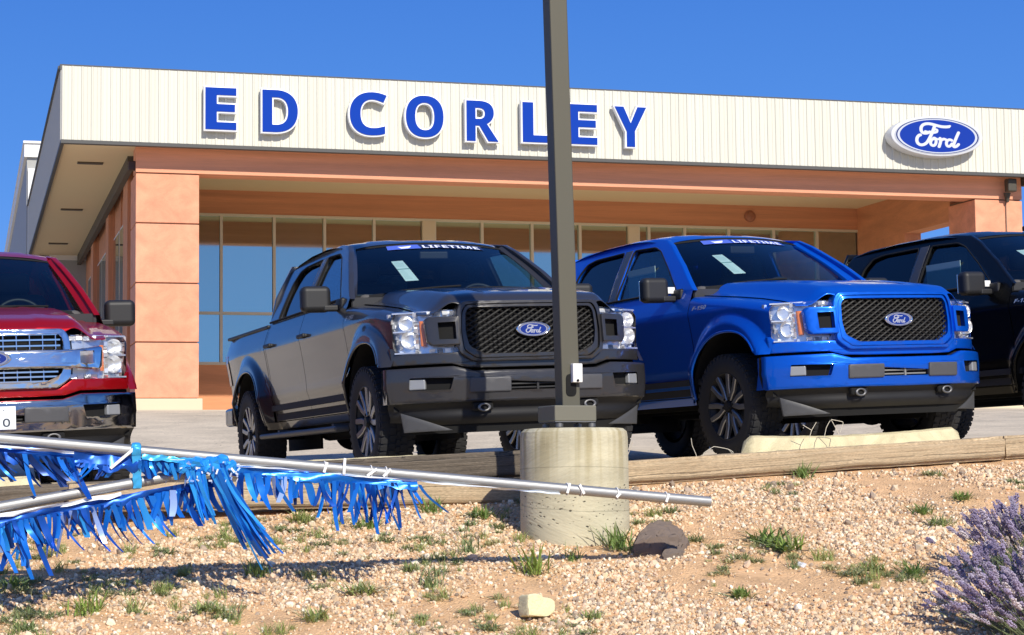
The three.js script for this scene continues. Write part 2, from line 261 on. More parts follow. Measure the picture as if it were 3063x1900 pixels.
  const sg = new THREE.ExtrudeGeometry(shp([...prof2, [19.6, 0], [19.6, -.012], [0, -.012]]), { depth: yt - yb, bevelEnabled: false });
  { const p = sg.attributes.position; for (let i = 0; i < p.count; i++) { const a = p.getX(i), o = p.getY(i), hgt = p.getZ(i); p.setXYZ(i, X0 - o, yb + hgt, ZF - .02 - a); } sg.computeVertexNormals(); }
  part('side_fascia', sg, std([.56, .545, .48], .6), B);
  part('side_trim', b6(X0 - .01, X0 + .05, yb - .06, yb, -52, ZF - .13), darkTrim, B); part('side_roof_edge', b6(X0 - .05, X0 + .03, yt, yt + .05, -52, ZF - .26), darkTrim, B);
  part('soffit', [b6(X0 + .03, 2.80, yb + .0, yb + .04, -52, ZF - .02), b6(2.8, X1, yb + .0, yb + .04, ZP - .02, ZF - .02)], soffitMat, B);
  for (const z of [-34.9, -41.2, -47.4]) part('soffit_light', rbox(.46, .03, .16, .01, 2.1, yb - .012, z), std([.10, .08, .055], .5), B);
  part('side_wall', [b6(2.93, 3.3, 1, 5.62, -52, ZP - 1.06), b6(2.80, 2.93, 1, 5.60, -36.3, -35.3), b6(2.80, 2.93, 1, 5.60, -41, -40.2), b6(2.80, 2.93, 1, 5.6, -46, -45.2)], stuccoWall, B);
  part('frieze_board', b6(2.70, 2.80, 5.38, 5.62, -52, ZP - 1.05), std([.10, .085, .065], .8), B);
  for (const z of [-37.4, -39.1, -42.6, -44.2, -47.6]) { const w = part('side_window', b6(2.885, 2.925, 1.9, 4.83, z - .72, z + .72), frameMat, B); part('window_pane', b6(2.875, 2.884, 1.95, 4.78, z - .68, z + .68), glassB, w); }
  part('end_wall', b6(.95, 2.95, .8, 5.6, -52.4, -52.02), std([.42, .34, .23], .9), B);
  part('roof', b6(X0 + .2, X1, 6.6, 6.7, -52, ZF - .36), std([.3, .3, .3], .8), B);
  // tall rear block
  const rear = part('rear_block', b6(1.42, 21, .8, 8.15, -76, -50.1), greySiding, B);
  part('parapet', [b6(1.35, 21, 8.15, 8.52, -76, -50), b6(1.32, 21, 8.5, 8.56, -76, -49.95)], whitePaint, rear);
  part('front_sheet', [b6(1.45, 1.75, 5.5, 7.85, -50.1, -49.98), b6(2.0, 21, 5.5, 8.1, -50.1, -50.02)], whitePaint, rear);
  // small things fixed to the porch
  part('alarm_bell', [new THREE.SphereGeometry(.12, 20, 10, 0, 6.3, 0, 1.57).rotateX(Math.PI / 2).scale(1, 1, .6).translate(16.4, 5.44, ZW), cyl(.13, .13, .03, 20).rotateX(Math.PI / 2).translate(16.4, 5.44, ZW + .01)], std([.33, .13, .07], .5), B);
  part('ceiling_lamp', cyl(.10, .08, .06, 16, 11.3, 5.65, -36.2), darkTrim, B);
  part('flood_lamp', [rbox(.2, .26, .16, .03, 19.6, 5.42, ZF + .02 - .25), rbox(.26, .2, .18, .03, 19.95, 5.5, ZF - .16), cyl(.07, .03, .18, 12, 19.6, 5.2, ZP + .08)], std([.06, .05, .035], .6), B);
  part('conduit', bar([19.6, 1.2, ZP + .02], [19.6, 5.15, ZP + .02], .011, 8), std([.25, .17, .12], .6), B);
  part('outlet_box', rbox(.13, .16, .12, .02, 2.70, 5.30, ZP - .12), std([.05, .025, .02], .6), B);
}
struct('sidewalk', b6(-2, 24, .4, 1.03, -35.5, -31.6), std([.55, .50, .42], .9, { map: stuccoTint(.95, .93, .9) }));
{
  const S = thing('distant_shed', 'small low building with a white roof edge far behind the red truck', 'building', [-.35, .6, -120]);
  part('wall', b6(-6, 6, 0, 8.8, -6, 0), std([.2, .22, .28], .8), S); part('roof', [b6(-6.3, 2.0, 8.8, 9.6, -6.3, .3)], whitePaint, S); part('door', b6(-1, 1, 0, 3, 0, .05), std([.4, .4, .4], .7), S);
}
// ---- sign letters
const font = await new FontLoader().loadAsync('fonts/droid/droid_sans_bold.typeface.json');
{
  const S = thing('wall_sign', 'blue white-edged channel letters ED CORLEY on the cream fascia', 'sign');
  const signBlue = phy([.004, .045, .36], .8, { specularIntensity: .3 }), signWhite = std([.80, .82, .86], .4), ret = std([.72, .74, .80], .5);
  const ZS = -32.55;
  for (const [ch, x0, x1, y0, y1] of LETTERS) {
    const shapes = font.generateShapes(ch, 1); let g = new THREE.ShapeGeometry(shapes, 16); g.computeBoundingBox(); const bb = g.boundingBox;
    const sx = (x1 - x0) / (bb.max.x - bb.min.x), sy = (y1 - y0) / (bb.max.y - bb.min.y);
    const fit = (depth, grow, z, bev) => { const q = new THREE.ExtrudeGeometry(shapes.map((s) => { const pts = s.extractPoints(16), m = (p) => new THREE.Vector2((p.x - bb.min.x) * sx + x0, (p.y - bb.min.y) * sy + y0), o = new THREE.Shape(pts.shape.map(m)); o.holes = pts.holes.map((h) => new THREE.Path(h.map(m))); return o; }), { depth, bevelEnabled: true, bevelThickness: bev, bevelSize: grow, bevelSegments: 1 }); return q.translate(0, 0, z); };
    const L = part('letter', fit(.105, .026, ZS + .055, .004), signWhite, S, `white-edged blue letter ${ch} of the sign`);
    part('letter_face', fit(.006, 0.0005, ZS + .168, .0005), signBlue, L);
  }
}
// the brand script, drawn as strokes on a unit oval
function script(c, s, ox, oy, wgt, col) {
  c.strokeStyle = col; c.lineCap = 'round'; c.lineJoin = 'round';
  const P = (w, pts) => { c.lineWidth = w * s * wgt; c.beginPath(); c.moveTo(ox + pts[0][0] * s, oy + pts[0][1] * s); for (let i = 1; i < pts.length; i++) c.bezierCurveTo(...pts[i].flatMap((v, k) => [(k % 2 ? oy : ox) + v * s])); c.stroke(); };
  // coordinates read from the sign: F, o, r, d
  P(.042, [[.455, .305], [.40, .345, .345, .33, .345, .27], [.345, .20, .40, .175, .47, .185], [.55, .20, .60, .235, .70, .215]]);
  P(.030, [[.60, .215], [.64, .23, .68, .225, .715, .205]]);
  P(.042, [[.525, .20], [.50, .28, .465, .38, .425, .45], [.39, .51, .31, .53, .29, .455], [.28, .41, .305, .36, .335, .355]]);
  P(.034, [[.40, .30], [.45, .315, .50, .325, .545, .30]]); P(.03, [[.545, .30], [.565, .27, .54, .255, .52, .27]]);
  P(.038, [[.50, .405], [.465, .42, .45, .475, .475, .50], [.51, .53, .545, .47, .53, .415], [.52, .385, .50, .39, .495, .41]]); P(.03, [[.53, .40], [.555, .415, .575, .41, .585, .40]]);
  P(.04, [[.585, .395], [.60, .43, .585, .47, .57, .52]]); P(.038, [[.59, .44], [.61, .405, .635, .395, .655, .41]]);
  P(.038, [[.735, .42], [.70, .39, .66, .43, .665, .475], [.67, .525, .715, .52, .735, .47]]); P(.04, [[.825, .30], [.795, .37, .765, .45, .755, .495], [.755, .525, .79, .52, .82, .475]]);
}
const ovalMap = canvasTex(1024, 512, (c, w, h) => { c.fillStyle = '#c9d0dc'; c.fillRect(0, 0, w, h); c.save(); c.translate(w / 2, h / 2); const el = (k, f) => { c.beginPath(); c.ellipse(0, 0, w / 2 * k, h / 2 * k, 0, 0, 7); c.fillStyle = f; c.fill(); }; el(1, '#d5dbe6'); el(.97, '#0b2a7c'); el(.94, '#dfe6f4'); el(.885, '#1240b4'); c.restore(); script(c, 940, -10, -85, 1, '#eef3fb'); });
const plateOval = (rx, ry, n = 48) => { const g = new THREE.CircleGeometry(1, n); return g.scale(rx, ry, 1); };
{
  const [cx, cy, rx, ry] = OVAL, S = thing('oval_sign', 'blue oval sign with white script on the right of the cream fascia', 'sign', [cx, cy, -32.55]);
  const bodyPts = Array.from({ length: 64 }, (_, i) => [rx * Math.cos(i / 64 * 2 * Math.PI), ry * Math.sin(i / 64 * 2 * Math.PI)]);
  part('sign_body', plate(shp(bodyPts), .22, .03, 0, (x, y, z) => [x, y, z + .06]), std([.62, .64, .68], .45), S);
  part('sign_face', plateOval(rx * .925, ry * .90, 64).translate(0, 0, .318), phy(0xd8d8d8, .7, { map: ovalMap, specularIntensity: .3 }), S);
}
// ---------------------------------------------------------------- pickup trucks
// local axes: z forwards, y up, x to the truck's left; origin on the ground below the front axle
const T = {};
{
  const AR = [[.05, .45], [-3.68, .45]], RA = .535;
  const profT = [[.42, -.135], [.50, -.108], [.60, -.082], [.685, -.064], [.72, -.048], [.75, -.052], [.85, -.043], [.95, -.031], [1.05, -.016], [1.12, -.004], [1.15, .002], [1.17, .001], [1.22, -.012], [1.30, -.040], [1.38, -.068]];
  const bodyX = T.bodyX = (y, z) => {
    let W = .985; if (z > .15) W -= .022 * ((z - .15) / .45) ** 2; if (z < -4) W -= .025 * ((-4 - z) / .6) ** 2;
    W += (pw(profT, y - .008) + 2 * pw(profT, y) + pw(profT, y + .008)) / 4 * (z > .2 ? 1 - .7 * sst(.2, .55, z) : 1);
    for (const [zc, yc] of AR) { const r = Math.hypot(z - zc, (y - yc) * 1.0); if (y > .4) W += (.038 + .055 * sst(1.1, .65, y)) * (1 - sst(.585, .69, r)); }
    return W;
  };
  const hoodYc = (z) => pw([[-.75, 1.452], [-.45, 1.43], [0, 1.39], [.3, 1.358], [.55, 1.322], [.75, 1.285], [.90, 1.25]], z);
  const zf0 = (x) => .935 - .36 * Math.pow(Math.abs(x), 3.3);
  const zface = T.zface = (x, y) => zf0(x) - .10 * Math.max(0, y - .85);
  const hoodY = (x, z) => {
    const a = Math.abs(x), D = mix(.085, .118, clamp((z + .6) / 1.3)), ed = Math.max(0, zf0(x) - .05 - z);
    return hoodYc(z) - .018 * (a / .65) ** 2 - D * sst(.56, .735, a) - .042 * (1 - .75 * sst(.5, .75, a)) * Math.exp(-((ed / .05) ** 1.6)) + .006 * sst(.30, .33, a) * (1 - sst(.33, .52, a));
  };
  const archY = (z, i) => { const [zc, yc] = AR[i], q = Math.abs(z - zc) / RA; return q >= 1 ? -1 : yc + RA * Math.pow(1 - Math.pow(q, 2.25), 1 / 2.25); };
  const zs = (a, b, step = .045) => { const s = new Set([a, b]); for (let z = a; z < b; z += step) s.add(z); for (const [zc] of AR) for (let k = 0; k <= 26; k++) { const z = zc - RA * Math.cos(k / 26 * Math.PI) * .9995; if (z > a && z < b) s.add(z); } return [...s].sort((p, q) => p - q); };
  const wallPanel = (z0, z1, yb, yt) => { const Z = zs(z0, z1), n = 30; return surf((u, v) => { const z = mix(z0, z1, u), y0 = Math.max(yb(z), archY(z, 0), archY(z, 1)), y1 = yt(z), y = mix(y0, y1, v); return [bodyX(y, z), y, z]; }, 0, n, Z.map((z) => (z - z0) / (z1 - z0))); };
  const fenderTop = (z) => hoodY(.80, z) - .006;
  T.fender = (() => {
    const z0 = -.50, z1 = .615, Z = zs(z0, z1, .035), nA = 26, nB = 10;
    return surf((u, v) => {
      const z = mix(z0, z1, u), yt = fenderTop(z), ys = yt - .075, yb = Math.max(z > .3 ? .772 : .455, archY(z, 0)), k = v * (nA + nB + 2);
      if (k <= nA) { const y = mix(yb, ys, k / nA); return [bodyX(y, z), y, z]; }
      const xs = bodyX(ys, z);
      if (k <= nA + nB) { const a = (k - nA) / nB * Math.PI / 2; return [mix(.885, xs, Math.cos(a)), ys + .068 * Math.sin(a), z]; }
      const t = (k - nA - nB) / 2; return [mix(.885, .802, t), ys + .068 + .006 * t, z];
    }, 0, nA + nB + 2, Z.map((z) => (z - z0) / (z1 - z0)));
  })();
  T.frontDoor = wallPanel(-1.813, -.508, () => .505, () => 1.376);
  T.rearDoor = wallPanel(-2.968, -1.823, () => .505, () => 1.376);
  T.corner = wallPanel(-3.015, -2.978, () => .505, () => 1.376);
  T.rocker = wallPanel(-3.2, -.47, () => .435, () => .497);
  T.bedSide = wallPanel(-4.62, -3.03, (z) => z < -4.2 ? .56 : .50, () => 1.345);
  T.lip = [0, 1].map((i) => { const [zc] = AR[i], pts = []; for (let k = 0; k <= 30; k++) { const z = zc - RA * Math.cos(k / 30 * Math.PI) * .9995, y = Math.max(archY(z, i), .46); if (i === 0 && z > .3 && y < .772) continue; pts.push([bodyX(y, z) - .004, y, z]); } return tube(pts, .011, 70, 8); });
  T.well = AR.map(([zc, yc]) => { const g = new THREE.CylinderGeometry(RA + .03, RA + .03, .5, 36, 1, true, 0, Math.PI); g.rotateZ(Math.PI / 2); g.rotateX(0); g.translate(.70, yc, zc); const p = g.attributes.position; for (let i = 0; i < p.count; i++) if (p.getX(i) > .9) p.setX(i, .965); return merge([g, box(.02, 1.0, 1.15, .46, .75, zc)]); });
  // hood
  T.hood = surf((u, v) => { const x = (u * 2 - 1) * .797, z0 = zf0(x) - .05, z1 = -.43 - .20 * (x / .8) ** 2, z = mix(z0, z1, v < .25 ? v * .5 : mix(.125, 1, (v - .25) / .75)); return [x, hoodY(x, z), z]; }, 64, 44);
  T.hoodLip = surf((u, v) => { const x = (u * 2 - 1) * .797, z0 = zf0(x) - .05, y = hoodY(x, z0); const a = v * Math.PI / 2; return [x, y - (.028 * (1 - Math.cos(a)) + .02 * v) * (1 - .75 * sst(.46, .56, Math.abs(x))), z0 + .014 * Math.sin(a)]; }, 64, 6);
  // front
  const bend = (off) => (x, y, z) => [x, y, zface(x, y) + off + z];
  const sym = (half) => [...half, ...half.slice().reverse().filter(([x]) => x !== 0).map(([x, y]) => [-x, y])];
  const grilleIn = [[-.465, 1.172], [.465, 1.172], [.497, 1.135], [.505, .99], [.485, .885], [.375, .828], [-.375, .828], [-.485, .885], [-.505, .99], [-.497, 1.135]];
  const grilleOut = [[-.515, 1.212], [.515, 1.212], [.553, 1.15], [.565, .99], [.553, .845], [.46, .778], [-.46, .778], [-.553, .845], [-.565, .99], [-.553, 1.15]];
  const hl = [[.53, 1.158], [.945, 1.156], [.952, 1.02], [.925, .868], [.905, .848], [.53, .843]];
  const neg = (p) => p.map(([x, y]) => [-x, y]).reverse();
  const fpOut = [[-.99, 1.168], [-.6, 1.178], [-.45, 1.20], [0, 1.207], [.45, 1.20], [.6, 1.178], [.99, 1.168], [.985, 1.0], [.965, .775], [.60, .772], [.50, .742], [.3, .735], [-.3, .735], [-.50, .742], [-.60, .772], [-.965, .775], [-.985, 1.0]];
  T.frontPanel = plate(shp([[-.925, .856], [-.55, .850], [-.46, .790], [.46, .790], [.55, .850], [.925, .856], [.95, .90], [.972, .90], [.965, .775], [.60, .772], [.50, .742], [.3, .735], [-.3, .735], [-.50, .742], [-.60, .772], [-.965, .775], [-.972, .90], [-.95, .90]]), .02, .006, .05, bend(-.04));
  const sc = (P, a, b) => P.map(([x, y]) => [x * a, 1 + (y - 1) * b]);
  T.grilleFrame = plate(shp(rnd(grilleOut, .03), [rnd(grilleIn, .03)]), .03, .004, .05, bend(-.055));
  T.grilleRing = plate(shp(rnd(grilleOut, .03), [rnd(sc(grilleOut, .958, .935), .03)]), .04, .0075, .05, bend(-.028));
  T.grilleRidge = plate(shp(rnd(sc(grilleOut, .932, .893), .03), [rnd(grilleIn, .03)]), .04, .006, .05, bend(-.036));
  T.recess = [1, -1].map((s) => { const q = [[.555, 1.085], [.715, 1.085], [.71, .925], [.555, .925]]; return plate(shp(s > 0 ? q : neg(q)), .004, 0, .05, bend(-.008)); });
  T.grilleBack = plate(shp(grilleOut), .01, 0, .08, bend(-.075));
  const bracket = (s) => { const o = rnd([[.548, 1.106], [.745, 1.106], [.772, 1.08], [.762, .93], [.735, .90], [.548, .90]], .012), h = rnd([[.566, 1.076], [.702, 1.074], [.698, .934], [.566, .932]], .008); return plate(s > 0 ? shp(o, [h]) : shp(neg(o), [neg(h)]), .035, .010, .05, bend(.002)); };
  T.bracket = [bracket(1), bracket(-1)];
  const hlPts = [rnd(hl, .015), neg(rnd(hl, .015))];
  T.hlBack = hlPts.map((p) => plate(shp(p), .008, 0, .05, bend(-.085)));
  T.hlLens = hlPts.map((p) => plate(shp(p), .006, .002, .05, bend(-.014)));
  const amber = [[.752, 1.085], [.782, 1.085], [.780, .905], [.752, .905]];
  T.amber = [amber, neg(amber)].map((p) => plate(shp(p), .014, .003, .05, bend(-.045)));
  T.hlFacets = [1, -1].map((s) => { const r = rng(4), l = []; for (let j = 0; j < 8; j++) { const y = .868 + j * .038; for (const x of [.80, .955 - (1.16 - y) * .22]) { const g = new THREE.BoxGeometry(.026, .030, .03); g.rotateX((r() - .3) * .7); g.rotateY((r() - .5) * .9); l.push(g.translate(s * x, y, zface(x, y) - .062)); } } for (const y of [1.015, 1.148, .862]) l.push(new THREE.BoxGeometry(.15, .010, .05).rotateY(s * .55).translate(s * .872, y, zface(.87, y) - .05)); for (const [x, y] of [[.56, 1.135], [.61, 1.135], [.66, 1.135], [.71, 1.135], [.56, .868], [.61, .868], [.66, .868], [.71, .868]]) { const g = new THREE.BoxGeometry(.042, .03, .012); g.rotateX((r() - .5) * 1.2); l.push(g.translate(s * x, y, zface(x, y) - .055)); } return merge(l); });
  T.bowls = [1, -1].map((s) => merge([[.862, 1.075, .052], [.850, .955, .058]].map(([x, y, r]) => { const g = new THREE.LatheGeometry([[.012, -.05], [.03, -.035], [.045, -.012], [.052, .012], [.056, .014]].map(([a, b]) => new THREE.Vector2(a * r / .052, b)), 20); g.rotateX(Math.PI / 2); return g.translate(s * x, y, zface(x, y) - .045); })));
  // grilles
  const inside = (x, y, P) => { let c = false; for (let i = 0, j = P.length - 1; i < P.length; j = i++) if ((P[i][1] > y) !== (P[j][1] > y) && x < (P[j][0] - P[i][0]) * (y - P[i][1]) / (P[j][1] - P[i][1]) + P[i][0]) c = !c; return c; };
  T.mesh = (() => { const l = [], P = grilleIn; for (const sg of [1, -1]) for (let k = -1.4; k < 1.4; k += .044) { let a = null; const put = (e) => { if (a && Math.hypot(a[0] - e[0], a[1] - e[1]) > .015) l.push(beam([a[0], a[1], zface(a[0], a[1]) - .018], [e[0], e[1], zface(e[0], e[1]) - .018], .0085, .010)); a = null; }; let last = null; for (let t = -.6; t <= .6; t += .01) { const x = t, y = 1.0 + (t * sg * .60 + k * .9), ok = inside(x, y, P); if (ok) { a ??= [x, y]; last = [x, y]; if (Math.hypot(a[0] - x, a[1] - y) > .25) { const n = [x, y]; put(n); a = n; } } else if (a) put(last); } if (a) put(last); } return merge(l); })();
  // bumper
  const zb = (x, y) => .985 - .36 * Math.pow(Math.abs(x), 3.2) - .09 * Math.abs(y - .66);
  const bOut = [[-1.015, .752], [-.6, .752], [-.47, .715], [0, .712], [.47, .715], [.6, .752], [1.015, .752], [1.02, .62], [1.0, .50], [.55, .497], [.0, .492], [-.55, .497], [-1.0, .50], [-1.02, .62]];
  const fog = [[.592, .686], [.895, .694], [.905, .578], [.622, .574]], cen = [[-.515, .668], [.515, .668], [.515, .556], [-.515, .556]];
  const bb = (off) => (x, y, z) => [x, y, zb(x, y) + off + z];
  T.bumper = plate(shp(bOut, [rnd(fog, .02), neg(rnd(fog, .02)), rnd(cen, .012)]), .035, .014, .05, bb(-.04));
  T.bumperSide = surf((u, v) => { const y = mix(.505, .748, v), z = mix(.61, .475, u); return [1.015 - .02 * u - .09 * Math.abs(y - .66) * .3, y, z - (v > .5 ? 0 : .04 * (1 - v * 2) * u)]; }, 8, 8);
  T.bumperBack = merge([plate(shp(bOut), .008, 0, .08, bb(-.075))]);
  T.pad = [[.21, .508], [-.508, -.21]].map(([a, b]) => plate(shp(rnd([[a, .664], [b, .664], [b, .560], [a, .560]], .012)), .03, .01, .05, bb(-.015)));
  T.bars = merge([.585, .612, .639].map((y) => plate(shp([[-.2, y + .006], [.2, y + .006], [.2, y - .006], [-.2, y - .006]]), .015, .003, .06, bb(-.03))));
  T.barPost = merge([box(.016, .10, .02, 0, .612, .965)]);
  T.fogLamp = [1, -1].map((s) => merge([rbox(.125, .078, .04, .012).rotateY(s * .62).translate(s * .828, .632, zb(.828, .63) - .03)]));
  T.fogBack = [1, -1].map((s) => { const q = [[.57, .70], [.915, .70], [.915, .56], [.57, .56]]; return plate(shp(s > 0 ? q : neg(q)), .006, 0, .05, bb(-.055)); });
  T.valance = surf((u, v) => { const x = (u * 2 - 1) * 1.0, a = Math.abs(x), y = mix(.502, .345 - .0 * a + .03 * sst(.75, 1, a), v); return [x * (1 - .04 * v), y, zb(x, .5) - .012 - .10 * v - .02 * Math.sin(v * 6.28)]; }, 60, 10);
  T.dam = surf((u, v) => { const x = (u * 2 - 1) * .90, a = Math.abs(x), y = mix(.36, .285, v); return [x, y, zb(x, .5) - .13 - .02 * v]; }, 40, 4);
  T.flap = [1, -1].map((s) => merge([plate(shp(s > 0 ? [[.60, .305], [.905, .30], [.925, .44]] : [[-.925, .44], [-.905, .30], [-.60, .305]]), .012, .003, .05, (x, y, z) => [x, y, zb(x, .5) - .055 - .04 * (.5 - y) + z - .06 * (1 - Math.abs(x))])]));
  T.hook = [1, -1].map((s) => merge([rbox(.15, .055, .05, .015, s * .405, .462, zb(.4, .5) - .035)]));
  T.hookEye = [1, -1].map((s) => new THREE.TorusGeometry(.03, .009, 8, 16).scale(1.3, .8, 1).translate(s * .405, .455, zb(.4, .5) + .0));
  T.emblemRim = mv(new THREE.TorusGeometry(1, .085, 10, 48).scale(.122, .049, .10), 0, 1.0, zface(0, 1.0) + .012);
  T.emblemBody = mv(cyl(.116, .116, .02, 48).rotateX(Math.PI / 2).scale(1, .40, 1), 0, 1.0, zface(0, 1.0) + .004);
  T.emblem = mv(plateOval(.113, .0455), 0, 1.0, zface(0, 1.0) + .0165);
  // chrome grille of the red truck
  T.chromeBar = plate(shp(rnd([[-.56, 1.055], [.56, 1.055], [.75, 1.075], [.765, 1.06], [.755, .935], [.73, .91], [.56, .925], [-.56, .925], [-.73, .91], [-.755, .935], [-.765, 1.06], [-.75, 1.075]], .012), [rnd([[.16, 1.012], [.50, 1.012], [.50, .972], [.16, .972]], .01), neg(rnd([[.16, 1.012], [.50, 1.012], [.50, .972], [.16, .972]], .01)), rnd([[.585, 1.055], [.715, 1.06], [.715, .945], [.585, .945]], .01), neg(rnd([[.585, 1.055], [.715, 1.06], [.715, .945], [.585, .945]], .01))]), .05, .014, .05, bend(.0));
  T.chromeGrid = (() => { const l = []; const P = grilleIn; for (const y of [1.085, 1.125, 1.163, .905, .872, .84]) { const xs = y > 1 ? .47 : y < .85 ? .38 : .45; for (let k = 0; k < 10; k++) { const a = mix(-xs, xs, k / 10), b = mix(-xs, xs, (k + 1) / 10); l.push(beam([a, y, zface(a, y) - .012], [b, y, zface(b, y) - .012], .012, .011)); } } for (let x = -.44; x <= .441; x += .088) { l.push(beam([x, 1.06, zface(x, 1.06) - .016], [x, 1.165, zface(x, 1.165) - .016], .006, .016)); if (Math.abs(x) < .42) l.push(beam([x, .84, zface(x, .84) - .016], [x, .92, zface(x, .92) - .016], .006, .016)); } return merge(l); })();
  T.chromeFrame = plate(shp(rnd(grilleOut.map(([x, y]) => [x * .965, 1 + (y - 1) * .95]), .03), [rnd(grilleIn, .03)]), .03, .008, .05, bend(-.028));
  // cab
  const ws = T.ws = (u, v, off = 0) => { const x = u * mix(.845, .635, v), z = mix(-.455 - .20 * u * u, -1.235 - .06 * u * u, v) + (.03 * Math.sin(v * 3.14)) + off * .85, y = mix(1.405 - .035 * u * u, 1.882 - .042 * u * u, v) + off * .5 + .012 * Math.sin(v * 3.14); return [x, y, z]; };
  T.windshield = surf((u, v) => ws((u * 2 - 1) * .985, mix(.0, .985, v)), 30, 18);
  T.wsBand = surf((u, v) => ws((u * 2 - 1) * .99, mix(-.03, .045, v), .003), 30, 3);
  T.wsTop = surf((u, v) => ws((u * 2 - 1) * .99, mix(.955, 1.0, v), .003), 30, 3);
  T.banner = surf((u, v) => ws(mix(-.60, .66, u), mix(.865, .955, v), .006), 26, 4);
  T.stickerW = surf((u, v) => ws(mix(-.60, -.47, u) + .085 * (1 - v), mix(.24, .64, v), -.012), 4, 4);
  T.sideX = (y) => { const t = (y - 1.36) / .54; return .922 - .185 * t - .07 * t * t; };
  const sideOut = [[-.50, 1.362], [-.80, 1.595], [-1.12, 1.80], [-1.26, 1.865], [-1.5, 1.897], [-2.1, 1.912], [-2.7, 1.895], [-2.93, 1.855], [-3.0, 1.79], [-3.02, 1.60], [-3.02, 1.362]];
  const w1 = [[-.775, 1.385], [-1.02, 1.59], [-1.27, 1.765], [-1.40, 1.812], [-1.765, 1.826], [-1.795, 1.385]], w2 = [[-1.93, 1.385], [-1.935, 1.826], [-2.45, 1.818], [-2.60, 1.79], [-2.68, 1.70], [-2.735, 1.385]];
  const sb = (off) => (z, y, d) => [T.sideX(y) + off + d, y, z];
  T.sideUpper = plate(shp(sideOut, [rnd(w1, .03), rnd(w2, .04)]), .03, .008, .07, sb(-.035), true);
  T.sideGlass = [w1, w2].map((p) => plate(shp(p.map(([z, y]) => { const c = p.reduce((a, q) => [a[0] + q[0] / p.length, a[1] + q[1] / p.length], [0, 0]); return [c[0] + (z - c[0]) * 1.04, c[1] + (y - c[1]) * 1.04]; })), .004, 0, .07, sb(-.030), true));
  T.winTrim = [w1, w2].map((p) => tube(rnd(p, .03).map(([z, y]) => [T.sideX(y) - .003, y, z]), .009, 80, 6, true));
  T.bPost = plate(shp([[-1.80, 1.38], [-1.79, 1.832], [-1.915, 1.832], [-1.915, 1.38]]), .006, .001, .07, sb(-.001), true);
  T.belt = tube(Array.from({ length: 12 }, (_, i) => { const z = mix(-.66, -2.96, i / 11); return [.932, 1.380, z]; }), .010, 30, 6);
  T.aPillar = surf((u, v) => { const a = ws(.975, v), y1 = mix(1.365, 1.868, v), z1 = mix(-.50, -1.27, v) - .02 * Math.sin(v * 3.14), b = [T.sideX(y1) + .0, y1, z1], s = Math.sin(u * 3.14) * .012; return [mix(a[0], b[0], u) + s, mix(a[1], b[1], u) + s * .7, mix(a[2], b[2], u) + s]; }, 6, 16);
  T.roof = surf((u, v) => { const s = u * 2 - 1, zf = -1.225 - .06 * s * s, z = mix(zf, -3.0, v), yc = pw([[0, 1.884], [.06, 1.912], [.16, 1.938], [.32, 1.955], [.6, 1.953], [.85, 1.925], [1, 1.885]], v); return [s * mix(.655, .705, sst(0, .12, v)), yc - .035 * s * s - .022 * Math.pow(s, 8) + .006 * sst(.30, .36, Math.abs(s)) * (1 - sst(.62, .68, Math.abs(s))) * sst(.05, .15, v) * (1 - sst(.85, .95, v)), z]; }, 48, 40);
  T.cabRear = plate(shp([[-.92, 1.36], [.92, 1.36], [.86, 1.6], [.70, 1.885], [-.70, 1.885], [-.86, 1.6]], [[[-.68, 1.42], [.68, 1.42], [.60, 1.80], [-.60, 1.80]]]), .03, .006, .1, (x, y, z) => [x, y, -3.03 + z]);
  T.rearGlass = box(1.36, .4, .006, 0, 1.61, -3.02);
  T.cowl = surf((u, v) => { const s = u * 2 - 1, a = [s * .80, hoodY(s * .79, -.43 - .20 * s * s) - .012, -.415 - .20 * s * s], b = ws(s * .98, -.01); return a.map((q, i) => mix(q, b[i], v)); }, 24, 2);
  T.wiper = [[-.62, .02, -.02, .06], [.05, .02, .66, .06]].map(([a, va, b, vb]) => merge([tube([0, .33, .66, 1].map((t) => ws(mix(a, b, t), mix(va, vb, t) + .02, .016)), .008, 16, 6), tube([0, .5, 1].map((t) => ws(mix(a, (a + b) / 2, t), mix(-.02, .05, t), .022)), .01, 10, 6)]));
  // inside
  const seat = (x, z) => merge([rbox(.52, .16, .5, .05, x, .98, z), rbox(.50, .62, .14, .06, 0, 0, 0).rotateX(-.18).translate(x, 1.30, z - .30), rbox(.26, .17, .10, .04, x, 1.70, z - .37)]);
  T.seats = [seat(.40, -1.45), seat(-.40, -1.45), merge([rbox(1.4, .16, .5, .05, 0, .98, -2.35), rbox(1.4, .6, .14, .06, 0, 1.30, -2.70), rbox(.26, .16, .1, .04, .42, 1.66, -2.74), rbox(.26, .16, .1, .04, -.42, 1.66, -2.74)])];
  T.dash = merge([rbox(1.62, .20, .40, .06, 0, 1.31, -.80), rbox(.34, .07, .22, .03, .38, 1.41, -.84), rbox(.3, .3, .8, .05, 0, 1.0, -1.2)]);
  T.wheelRim = merge([new THREE.TorusGeometry(.185, .016, 8, 28).rotateX(-.45).translate(.38, 1.36, -1.10), rbox(.14, .10, .05, .02, .38, 1.355, -1.09), box(.33, .025, .02, .38, 1.35, -1.10)]);
  T.cabin = merge([box(1.86, .05, 2.6, 0, .62, -1.75), box(1.8, .75, .03, 0, 1.0, -.55), box(.02, .86, 2.45, .885, .94, -1.75), box(.02, .86, 2.45, -.885, .94, -1.75), box(1.8, .8, .03, 0, .95, -2.98)]);
  T.mirrorIn = rbox(.25, .07, .03, .015, 0, 1.77, -1.16);
  // side mirrors, handles, badge
  T.mirror = merge([rbox(.235, .205, .125, .045, 1.115, 1.388, -.80, 4), ]);
  T.mirrorArm = merge([rbox(.16, .05, .07, .015, .985, 1.315, -.77), rbox(.05, .09, .16, .02, .925, 1.345, -.74)]);
